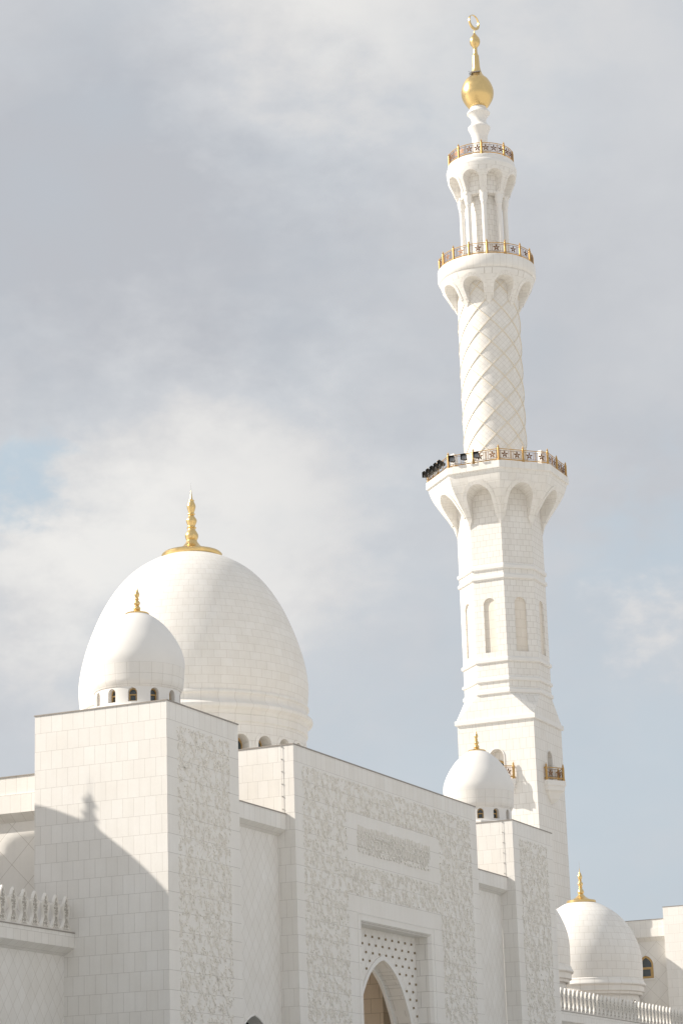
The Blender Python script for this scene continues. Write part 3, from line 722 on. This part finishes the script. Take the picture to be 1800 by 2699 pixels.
# ------------------------------------------------------------------ unseen neighbours whose shadows fall into view
sdm = small_dome('small white dome left of the view whose shadow falls on the front tower', -5.37, 16.1, 18.0, windows=False, group='small domes beyond the left edge')
for ch_ in sdm.children:
    for g2_ in ch_.children: g2_.scale = (1.15, 1.15, 1.38); g2_.location = (0, 0, -4.36*.38+.04)
small_dome('higher small white dome left of the view, behind its neighbour', -5.7, 23.2, 21.8, windows=False, group='small domes beyond the left edge')
tower('plain white tower left of the view under a small dome', -5.37-2.9, y0=16.1-2.86, rel=False, group='plain towers beyond the left edge')
tower('taller plain white tower left of the view under the higher dome', -5.7-2.9, y0=23.2-2.86, ztop=21.8, rel=False, group='plain towers beyond the left edge')

# ------------------------------------------------------------------ the minaret
MX, MY = 187.524-FX, 69.533-FY
mt = thing('minaret', 'tall white minaret with three railed balconies and a golden crescent finial', 'minaret', (MX, MY, 0))
A = 3.39; RO = A/cos(pi/8)
MBASE = stone(.59, .912, 36.71 % .912, mortar=.016, dark=.76, var=.015)
MOCT = stone(.56, .51, 0, mortar=.016, dark=.74, var=.022)
def octa(mb, prof): mb.lathe(prof, n=8, a0=radians(22.5), smooth=False)
# square foot with arched window recesses
WC = -.02; wlev = arch_levels(31.95, 34.40, .60, 35.06, False, 9)
m = MB(); D4 = .55
for ang, c0 in ((pi, 0.0), (pi*1.5, 0.0), (0, 0), (pi/2, 0)):
    n_ = Vector((cos(ang), sin(ang), 0)); tt = Vector((-n_.y, n_.x, 0))
    def fn(s, z, q, n_=n_, tt=tt): p = n_*(A-D4*q)+tt*s; return (p.x, p.y, z)
    uvs = []
    panel(m, fn, lambda z: A, GZ, 37.34, wlev, ns=2, above=2)
base = m.build('base', MBASE, mt)
m = MB(); m.box(-A+D4, A-D4, -A+D4, A-D4, 20, 37.3); m.build('window_backing', MBASE, mt)
m = MB(); c4 = RO*0+A*sqrt(2)
def sq(mb, prof): mb.lathe([(r*sqrt(2), z) for r, z in prof], n=4, a0=pi/4, smooth=False)
sq(m, [(A+.002, 37.80), (A+.16, 37.74), (A+.18, 37.70), (A+.18, 37.38), (A+.10, 37.33), (A-.01, 37.33)]); m.build('base_cornice', SMOOTH, mt)
# broach from square to octagon
m = MB(); zq, zo_ = 37.75, 39.78; e_ = A+.05
cor = [(e_*sx, e_*sy, zq) for sx, sy in ((1, 1), (-1, 1), (-1, -1), (1, -1))]
ov = [(RO*cos(radians(22.5+45*k)), RO*sin(radians(22.5+45*k)), zo_) for k in range(8)]
for k in range(4):
    m.add([cor[k], ov[2*k+1], ov[2*k]])                        # sloping corner triangle
    a, b = cor[k], cor[(k+1) % 4]; m.add([a, b, ov[(2*k+2) % 8], ov[2*k+1]])
m.build('broach', stone(.62, .74, 0, mortar=.016, dark=.74, var=.02), mt)
# octagonal shaft with niches
m = MB(); nlev = arch_levels(43.30, 47.42, .53, 48.0, False, 9)
m2 = MB()
for k in range(8):
    th = k*pi/4; n_ = Vector((cos(th), sin(th), 0)); tt = Vector((-n_.y, n_.x, 0)); hw = A*math.tan(pi/8)
    def fn(s, z, q, n_=n_, tt=tt): p = n_*(A-.16*q)+tt*s; return (p.x, p.y, z)
    panel(m, fn, lambda z: hw, zo_, 58.62, nlev, ns=2, above=2, mbr=m)
    m2.add([fn(-.6, 43.2, 1), fn(.6, 43.2, 1), fn(.6, 48.1, 1), fn(-.6, 48.1, 1)])
m.build('octagonal_shaft', MOCT, mt)
m2.build('niche_backs', stone(4, .78, .1, mortar=.016, dark=.8, col=(.80, .74, .66)), mt)
for zc, hh in ((39.92, .20), (40.94, .17), (42.60, .19), (49.78, .20), (50.64, .20)):
    q = MB(); octa(q, [(RO-.01, zc+hh+.07), (RO+.10, zc+hh*.6), (RO+.17, zc+hh*.5), (RO+.17, zc-hh*.7), (RO+.10, zc-hh), (RO-.01, zc-hh)]); q.build('moulding', SMOOTH, mt)
# flare 1
def flare(prof, kind, zb, zt, zs, w0, zhi, back, n_arch, vz, band=.34, name='bracket_flare', mat=None, offs=0.0, bd=.05):
    """prof(z) = outer radius (apothem when kind is oct)"""
    m = MB(); Hn = 12
    ex = [(zb+(vz-zb)*i/4, None) for i in range(5)]
    for k in range(n_arch):
        th = k*2*pi/n_arch+offs; cth, sth = cos(th), sin(th)
        def Wf(z, th=th):
            return prof(z)*math.tan(pi/n_arch) if kind == 'oct' else pi/n_arch
        def fn(s, z, q, th=th):
            r0 = prof(z)
            if kind == 'oct':
                r_out = r0-(r0-back)*max(0, q)+(-q*1.0 if q < 0 else 0)
                return (r_out*cos(th)-s*sin(th), r_out*sin(th)+s*cos(th), z)
            r_out = r0-(r0-back)*max(0, q)+(-q if q < 0 else 0)
            return (r_out*cos(th+s), r_out*sin(th+s), z)
        lev = []
        for i in range(5):
            f = i/4; z = zb+(vz-zb)*f; lev.append((z, Wf(z)*.999*(1-f)+w0*f))
        for i in range(1, 7): lev.append((vz+(zs-vz)*i/6, w0))
        for i in range(1, Hn+1): a = pi/2*i/Hn; lev.append((zs+(zt-zs)*sin(a), w0*cos(a)))
        lev[-1] = (zt, 0)
        panel(m, fn, Wf, zb, zhi, lev, ns=4 if kind != 'oct' else 2, above=3, smooth=(kind != 'oct'))
        # archivolt
        bw = band/(1 if kind == 'oct' else prof(zs)); L = lev[5:]
        for sg in (-1, 1):
            prev = None
            for (z, w) in L:
                dx, dz = w*(1 if kind == 'oct' else prof(zs)), max(0, z-zs)
                l = sqrt(dx*dx+dz*dz) if z > zs else dx
                ow = w+(bw*(dx/l) if l > 1e-6 else 0); oz = z+(band*dz/l if l > 1e-6 else 0)
                ow = min(ow, Wf(oz)*.995)
                cur = (fn(sg*w, z, -bd), fn(sg*ow, oz, -bd), fn(sg*ow, oz, 0), fn(sg*w, z, 0))
                if prev:
                    for i in range(3):
                        q = [prev[i], prev[i+1], cur[i+1], cur[i]]; m.add(q if sg > 0 else q[::-1], None, False)
                    q = [prev[3], prev[0], cur[0], cur[3]]; m.add(q)
                prev = cur
    return m.build(name, mat or MOCT, mt)
def lerp_tab(tab):
    def f(z):
        if z <= tab[0][0]: return tab[0][1]
        for (a, ra), (b, rb) in zip(tab, tab[1:]):
            if z <= b: t = (z-a)/(b-a); return ra+(rb-ra)*t
        return tab[-1][1]
    return f
c8 = cos(pi/8)
p1 = lerp_tab([(z, r*c8) for z, r in ((54.15, 3.69), (54.9, 3.93), (55.6, 4.36), (56.3, 4.86), (57.1, 5.40), (57.7, 5.74), (58.2, 5.92), (58.62, 6.02))])
FL1 = stone(.70, .62, 0, mortar=.012, dark=.76, var=.02)
flare(p1, 'oct', 54.15, 57.55, 56.35, 1.12, 58.64, A+.003, 8, 54.95, mat=FL1)
m = MB(); octa(m, [(0, 59.23), (6.19, 59.23), (6.19, 58.64), (6.02, 58.60), (3.0, 58.60)]); m.build('deck', stone(.6, 3, 0, mortar=.014, dark=.8), mt)
# round shaft with crossing ribs
CYL = stone(.377, .377, 0, rot=pi/4, off=0, mortar=.012, dark=.78, var=.02)
m = MB(); R2 = 2.715; m.lathe([(R2, 78.5), (R2, 74), (R2, 70), (R2, 66), (R2, 62), (R2, 59.2)], n=72, uscale=R2); m.build('round_shaft', CYL, mt)
m = MB(); PER = 2*pi*R2/8; zr0, zr1 = 59.3, 77.2; ph0 = radians(202.5)
for k in range(8):
    for sg in (-1, 1):
        P = []; NS = 110
        for i in range(NS+1):
            z = zr0+(zr1-zr0)*i/NS; a = ph0+k*pi/4+sg*(z-69.02)*.3704
            P.append((z, a))
        for (za, aa), (zb, ab) in zip(P, P[1:]):
            da = .050/R2; ro = R2+.06
            f = lambda a, z, r: (r*cos(a), r*sin(a), z)
            m.add([f(aa-da, za, R2-.005), f(ab-da, zb, R2-.005), f(ab-da*.8, zb, ro), f(aa-da*.8, za, ro)], None, False)
            m.add([f(aa-da*.8, za, ro), f(ab-da*.8, zb, ro), f(ab+da*.8, zb, ro), f(aa+da*.8, za, ro)], None, True)
            m.add([f(aa+da*.8, za, ro), f(ab+da*.8, zb, ro), f(ab+da, zb, R2-.005), f(aa+da, za, R2-.005)], None, False)
m.build('lattice_ribs', RIB, mt)
# flare 2
p2 = lerp_tab([(74.65, 2.735), (75.1, 2.95), (75.6, 3.22), (76.1, 3.50), (76.6, 3.78), (77.0, 4.0), (77.3, 4.13), (77.55, 4.18)])
flare(p2, 'cyl', 74.65, 76.93, 76.15, radians(15.0), 77.56, R2+.003, 8, 75.15, band=.30, mat=stone(.62, .5, 0, mortar=.012, dark=.76))
m = MB(); m.lathe([(0, 78.74), (4.32, 78.74), (4.36, 78.68), (4.36, 77.86), (4.30, 77.70), (4.20, 77.58), (3.9, 77.54), (2.6, 77.54)], n=72); m.build('deck', stone(.6, 3, 0, mortar=.014, dark=.8), mt)
# lantern: core and eight columns
m = MB(); m.lathe([(1.36, 86.2), (1.36, 78.7)], n=48); m.build('lantern_core', stone(.5, .5, 0, mortar=.016, dark=.74), mt)
mc = MB(); mc.lathe([(.40, 85.75), (.40, 85.52), (.36, 85.46), (.37, 85.2), (.33, 84.9), (.27, 84.72), (.28, 84.66), (.28, 84.56), (.235, 84.50), (.225, 84.2), (.225, 78.9)], n=20)
mp_ = MB(); mp_.lathe([(.30, 85.8), (.30, 78.8)], n=10)
pc = pp = None; RC = 1.93
for k in range(8):
    th = radians(22.5+45*k); loc = (RC*cos(th), RC*sin(th), 0)
    if pc is None: pc = mc.build('column', SMOOTH, mt); pc.location = loc
    else: copy_part(pc, mt, loc)
# cap flare
p3 = lerp_tab([(85.45, 2.32), (85.9, 2.45), (86.4, 2.64), (86.9, 2.86), (87.4, 3.05), (87.8, 3.13), (88.05, 3.15)])
flare(p3, 'cyl', 85.45, 87.42, 86.75, radians(15.5), 88.1, 2.0, 8, 85.62, band=.26, mat=stone(.55, .45, 0, mortar=.011, dark=.76), bd=.035)
m = MB(); m.lathe([(2.06, 87.6), (2.02, 86.4), (2.0, 85.5), (1.4, 85.48)], n=48); m.build('cap_core', stone(.55, .45, 0, mortar=.016, dark=.68), mt)
m = MB(); m.lathe([(0, 88.86), (2.98, 88.86), (3.02, 88.80), (3.02, 88.50), (3.10, 88.42), (3.165, 88.25), (3.165, 88.10), (3.1, 88.06), (2.0, 88.02)], n=72); m.build('deck', SMOOTH, mt)
m = MB(); m.lathe(interp([(.60, 95.15), (.68, 94.8), (.82, 94.45), (1.0, 94.2), (1.05, 94.12)], 3)+interp([(1.05, 94.05), (.90, 93.9), (.72, 93.6), (.665, 93.35), (.69, 93.1), (.86, 92.85), (1.02, 92.68)], 3)+interp([(1.02, 92.6), (.88, 92.3), (.74, 91.9), (.685, 91.5), (.69, 91.0), (.73, 90.3), (.80, 88.8)], 3), n=48)
m.build('turned_neck', SMOOTH, mt)
m = MB(); ball = interp([(.01, 102.5), (.04, 102.35), (.07, 102.2), (.16, 102.05), (.32, 101.8), (.44, 101.58), (.475, 101.33), (.42, 101.05), (.285, 100.86), (.19, 100.72)], 4)+[(.182, 100.5), (.19, 100.2), (.218, 100.04), (.29, 99.92), (.305, 99.86), (.315, 99.5), (.33, 99.2), (.345, 98.8)]+interp([(.39, 98.5), (.53, 98.05), (.76, 97.7), (1.03, 97.43), (1.30, 96.93), (1.45, 96.45), (1.474, 96.15), (1.44, 95.8), (1.34, 95.49), (1.10, 95.05), (.86, 94.75), (.6, 94.65)], 4)
m.lathe(ball, n=64); gb_ = m.build('golden_finial', GOLD, mt)
# crescent
m = MB(); CZ, RO_, RI_ = 103.28, .74, .60; NN = 48; TT = .07
nrm = radians(200.35+52); ux, uy = -sin(nrm), cos(nrm)
def cres(r, a, off, y): s = r*cos(a); return (s*ux+y*cos(nrm), s*uy+y*sin(nrm), CZ+off+r*sin(a))
for i in range(NN):
    a0_, a1_ = 2*pi*i/NN, 2*pi*(i+1)/NN
    o0, o1, i0, i1 = [[cres(*q, y) for y in (-TT, TT)] for q in ((RO_, a0_, 0), (RO_, a1_, 0), (RI_, a0_, .115), (RI_, a1_, .115))]
    m.add([o0[1], o1[1], i1[1], i0[1]]); m.add([o0[0], i0[0], i1[0], o1[0]]); m.add([o0[0], o1[0], o1[1], o0[1]], None, True); m.add([i0[1], i1[1], i1[0], i0[0]], None, True)
m.build('crescent', GOLD, gb_)
m = MB(); th = radians(200.35-8); c_ = Vector((cos(th), sin(th), 0)); s_ = Vector((-sin(th), cos(th), 0))
for i in range(7):
    a = (i-3)*.11; q = Vector((cos(th+a*2), sin(th+a*2), 0)); m.obox(q*.56+Vector((0, 0, 98.02+.02*abs(i-3))), s_*.06, q*.10, Vector((0, 0, .06)))
m.build('hatch', FLASH, gb_)
m = MB(); rnd = random.Random(2)
for i in range(6):
    p = c_*.62-s_*.28+Vector((0, 0, 97.95)); P = [p]
    for j in range(5): p = p+Vector((rnd.uniform(-.1, .1), rnd.uniform(-.1, .1), rnd.uniform(-.12, .08)))-s_*.04+c_*.02; P.append(p)
    m.tube(P, .014, 4)
m.build('loose_cables', DARK, gb_)

# ---- railings (posts, rails, bars, five-petalled rosettes)
def star(mb, fn, s0, z0, r):
    for k in range(5):
        a = pi/2+k*2*pi/5; P = []
        for dr, dw in ((.16, .10), (.55, .24), (.8, .16), (1.05, 0), (.8, -.16), (.55, -.24), (.16, -.10)):
            P.append((s0+r*(dr*cos(a)-dw*sin(a)), z0+r*(dr*sin(a)+dw*cos(a))))
        for q, sg in ((-.012, 1), (.012, -1)): mb.add([fn(s_, z_, q) for s_, z_ in P][::sg])
    for i in range(10):
        a, b = 2*pi*i/10, 2*pi*(i+1)/10
        mb.add([fn(s0+r*.34*cos(a), z0+r*.34*sin(a), -.03), fn(s0+r*.34*cos(b), z0+r*.34*sin(b), -.03), fn(s0+r*.2*cos(b), z0+r*.2*sin(b), -.03), fn(s0+r*.2*cos(a), z0+r*.2*sin(a), -.03)])
POST = [(.0, 1.46), (.02, 1.42), (.045, 1.34), (.085, 1.27), (.05, 1.19), (.09, 1.16), (.10, 1.12), (.105, 1.05), (.10, .2), (.125, .17), (.125, .0)]
def railing(z, pts_fn, nseg, posts, spans, stars, nsub, closed=True, parent=mt, name='balcony_railing', postsc=1.0):
    """pts_fn(i_span)->fn(s,z,q) with s from 0..L ; spans = list of (fn, L, starcount)"""
    fr_ = MB(); bars = MB(); st = []
    for (fn, L, ns_) in spans:
        N_ = nsub
        for zz, rr, mbx in ((1.08, .035, fr_), (.93, .018, bars), (.17, .05, fr_), (.30, .018, bars)):
            mbx.tube([fn(L*i/N_, z+zz, 0) for i in range(N_+1)], rr, 6)
        if ns_:
            for k in range(ns_):
                c = L*(k+.5)/ns_; sq_ = MB(); star(sq_, fn, c, z+.615, .31); st.append(sq_)
                for sx in (-.36, .36, -.5, .5):
                    if 0.08 < c+sx < L-.08: bars.tube([fn(c+sx, z+.30, 0), fn(c+sx, z+.93, 0)], .018, 4)
            if ns_ == 1: fr_.tube([fn(0, z+.17, 0), fn(0, z+1.08, 0)], .03, 5)
            for k in range(1, ns_): c = L*k/ns_; fr_.tube([fn(c, z+.17, 0), fn(c, z+1.08, 0)], .022, 5)
        else: fr_.tube([fn(L/2, z+.17, 0), fn(L/2, z+1.08, 0)], .022, 5)
    o = fr_.build(name, BRASS, parent); bars.build('bars', RAILM, o); 
    for q_ in st: q_.build('rosette', RAILM, o)
    pm = MB(); pm.lathe(interp(POST[:5], 2)+POST[5:], n=12); pp_ = None
    for p in posts:
        if pp_ is None: pp_ = pm.build('post', BRASS, o); pp_.location = (p[0], p[1], z)
        else: copy_part(pp_, o, (p[0], p[1], z))
    return o
def circ(R, th):
    return lambda s, z, q: ((R+q)*cos(th+s/R), (R+q)*sin(th+s/R), z)
R3 = 2.86; railing(88.86, None, 0, [(R3*cos(radians(22.5+45*k)), R3*sin(radians(22.5+45*k))) for k in range(8)], [(circ(R3, radians(22.5+45*k)), R3*pi/4, 3) for k in range(8)], 3, 10)
R4 = 4.14; railing(78.74, None, 0, [(R4*cos(radians(22.5*k)), R4*sin(radians(22.5*k))) for k in range(16)], [(circ(R4, radians(22.5*k)), R4*pi/8, 1) for k in range(16)], 1, 6)
R5 = 5.98; vs_ = [Vector((R5*cos(radians(22.5+45*k)), R5*sin(radians(22.5+45*k)), 0)) for k in range(8)]
posts = []; spans = []
for k in range(8):
    a, b = vs_[k], vs_[(k+1) % 8]; mid = (a+b)/2; posts += [a, mid]
    for j, (p, q) in enumerate(((a, mid), (mid, b))):
        d = (q-p); L = d.length; d.normalize(); nn = Vector((d.y, -d.x, 0))
        fnn = (lambda p, d, nn: lambda s, z, q_: tuple(p+d*s+nn*q_+Vector((0, 0, z))))(p.copy(), d.copy(), nn)
        nostar = (k == 3 and j == 0) or k in (2, )          # the spans behind the floodlights are plain
        spans.append((fnn, L, 0 if nostar else 2))
railing(59.23, None, 0, posts, spans, 2, 1)
# stubs standing on the deck
for k in range(8):
    th = radians(22.5+45*k); c_ = Vector((cos(th), sin(th), 0)); s_ = Vector((-sin(th), cos(th), 0)); m = MB()
    m.obox(c_*5.25+Vector((0, 0, 59.93)), s_*.22, c_*.22, Vector((0, 0, .70))); m.build('deck_pier', SMOOTH, mt)

# prow-shaped window balconies of the foot
def prow(ang, label_):
    n_ = Vector((cos(ang), sin(ang), 0)); tt = Vector((-n_.y, n_.x, 0))
    def P(s, o_, z): v = n_*(A+o_)+tt*s; return (v.x, v.y, z)
    b = MB(); hw, pj = 1.62, 1.33
    for (h0, p0, z0), (h1, p1_, z1) in zip([(hw, pj, 32.42), (hw, pj, 32.0), (hw-.08, pj-.1, 31.98), (hw-.1, pj-.12, 31.62), (hw-.42, pj-.42, 31.45), (.75, .62, 30.95), (.16, .12, 30.62)][:-1], [(hw, pj, 32.42), (hw, pj, 32.0), (hw-.08, pj-.1, 31.98), (hw-.1, pj-.12, 31.62), (hw-.42, pj-.42, 31.45), (.75, .62, 30.95), (.16, .12, 30.62)][1:]):
        for sg in (-1, 1):
            # faceted prow: wall corner -> shoulder -> nose
            A0, A1 = [(sg*h0, 0, z0), (sg*h0, p0*.25, z0), (0, p0, z0)], [(sg*h1, 0, z1), (sg*h1, p1_*.25, z1), (0, p1_, z1)]
            for i in range(2):
                q = [P(*A1[i]), P(*A1[i+1]), P(*A0[i+1]), P(*A0[i])]; b.add(q if sg < 0 else q[::-1])
    b.add([P(-hw, 0, 32.42), P(-hw, pj*.25, 32.42), P(0, pj, 32.42), P(hw, pj*.25, 32.42), P(hw, 0, 32.42)])
    br_ = b.build('window_balcony', SMOOTH, mt)
    pts = [Vector(P(-1.47, .18, 0)), Vector(P(0, 1.14, 0)), Vector(P(1.47, .18, 0))]
    sp = []
    for p, q in zip(pts, pts[1:]):
        d = q-p; L = d.length; d.normalize(); nn = Vector((d.y, -d.x, 0))
        sp.append(((lambda p, d, nn: lambda s, z, q_: tuple(p+d*s+nn*q_+Vector((0, 0, z))))(p.copy(), d.copy(), nn), L, 2))
    fr_ = MB(); ba = MB()
    for fn, L, ns_ in sp:
        for zz, rr in ((1.08, .04), (.2, .06)): fr_.tube([fn(0, 32.42+zz, 0), fn(L, 32.42+zz, 0)], rr, 6)
        for zz in (.93, .32): ba.tube([fn(0, 32.42+zz, 0), fn(L, 32.42+zz, 0)], .02, 5)
        for k in range(ns_): star(ba, fn, L*(k+.5)/ns_, 32.42+.62, .27)
        for k in range(1, 6): ba.tube([fn(L*k/6, 32.72, 0), fn(L*k/6, 33.35, 0)], .014, 4)
    pm = MB(); pm.lathe(interp(POST[:5], 2)+POST[5:], n=12)
    for p in pts:
        for i in range(len(pm.f)): fr_.add([(pm.v[j][0]+p.x, pm.v[j][1]+p.y, pm.v[j][2]+32.42) for j in pm.f[i]], None, True)
    for s in (-1.47, 1.47):
        for zz in (1.05, .2): fr_.tube([P(s, 0, 32.42+zz), P(s, .25, 32.42+zz)], .06, 6)
    fr_.build('railing', BRASS, br_); ba.build('railing_bars', RAILM, br_)
for i, ang in enumerate((pi, pi*1.5)):
    prow(ang, i)
    n_ = Vector((cos(ang), sin(ang), 0)); p = n_*(A-.45)
    window_pair(mt, .58, 33.7, 34.2, 32.3, (p.x, p.y, 0), ang+pi/2, False)
    # pale moulding round the recess
    q = MB(); tt = Vector((-n_.y, n_.x, 0)); L = wlev
    for (za, wa), (zb, wb) in zip(L, L[1:]):
        for sg in (-1, 1):
            q.tube([n_*(A+.01)+tt*sg*(wa+.06)+Vector((0, 0, za+(.05 if za > 34.4 else 0))), n_*(A+.01)+tt*sg*(wb+.06)+Vector((0, 0, zb+(.05 if zb > 34.4 else 0)))], .05, 6)
    q.build('arch_moulding', SMOOTH, mt)

# ------------------------------------------------------------------ floodlights outside the lowest balcony
def flood_meshes():
    h = MB()
    fb, bb = [(-.30, -.30), (.30, -.30), (.30, .24), (-.30, .24)], [(-.17, -.15), (.17, -.15), (.17, .15), (-.17, .15)]
    F = [(x, -.42, z) for x, z in fb]; B = [(x, .12, z) for x, z in bb]; F[2] = (.30, -.56, .28); F[3] = (-.30, -.56, .28)
    for i in range(4): j = (i+1) % 4; h.add([F[i], F[j], B[j], B[i]][::-1]); 
    h.add(B); h.box(-.13, .13, .10, .24, -.12, .12)
    g_ = MB(); g_.add([(x*.86, -.28, z*.86) for x, z in fb][::-1])
    y = MB(); y.box(-.25, -.22, -.03, .03, -.42, .02); y.box(.22, .25, -.03, .03, -.42, .02); y.box(-.25, .25, -.03, .03, -.45, -.42); y.tube([(0, 0, -.45), (0, .25, -.62)], .03, 6)
    return h, g_, y
hm, gm, ym = flood_meshes(); fl0 = None
FGL = plain('lamp_glass', (.25, .26, .27), .15, 0, spec=.7)
spots = []
def on_face(k, f): a, b = vs_[k], vs_[(k+1) % 8]; return a+(b-a)*f
for k, f in ((3, .11), (3, .35), (3, .60)): spots.append((k, f))
for f in (.08, .26, .45, .64, .83): spots.append((2, f))
# face 3 runs from the 157.5 to the 202.5 degree vertex, face 2 from 112.5 to 157.5
names = {(3, .11): 'black floodlight on the facing side of the balcony, nearest its left corner post', (3, .35): 'black floodlight, middle one of the facing side of the lowest balcony', (3, .60): 'black floodlight beside the middle railing post, right-hand end of the row'}
ords = ['leftmost', 'second from left', 'third from left', 'fourth from left', 'fifth from left']
for i, (k, f) in enumerate(spots):
    p = on_face(k, f); d = (vs_[(k+1) % 8]-vs_[k]).normalized(); nn = Vector((d.y, -d.x, 0)); pos = p+nn*.20
    lab = names.get((k, f)) or 'black floodlight on the receding left side of the balcony, %s in the row' % ords[i-3]
    if fl0 is None:
        e0 = thing('floodlight', lab, 'floodlight', (0, 0, 0), 0, 'floodlights outside the lowest balcony railing'); fl0 = e0
        hm.build('housing', DARK, e0); gm.build('lens', FGL, e0); ym.build('bracket', STEEL, e0)
    else:
        e0 = fl0.copy(); COL.objects.link(e0); e0['label'] = lab
        for ch_ in list(fl0.children): copy_part(ch_, e0)
    e0.location = (FX+MX+pos.x, FY+MY+pos.y, 59.23+.60)
    e0.scale = (.84, .84, .84)
    e0.rotation_euler = (radians(-12), 0, atan2(nn.y, nn.x)+pi/2)
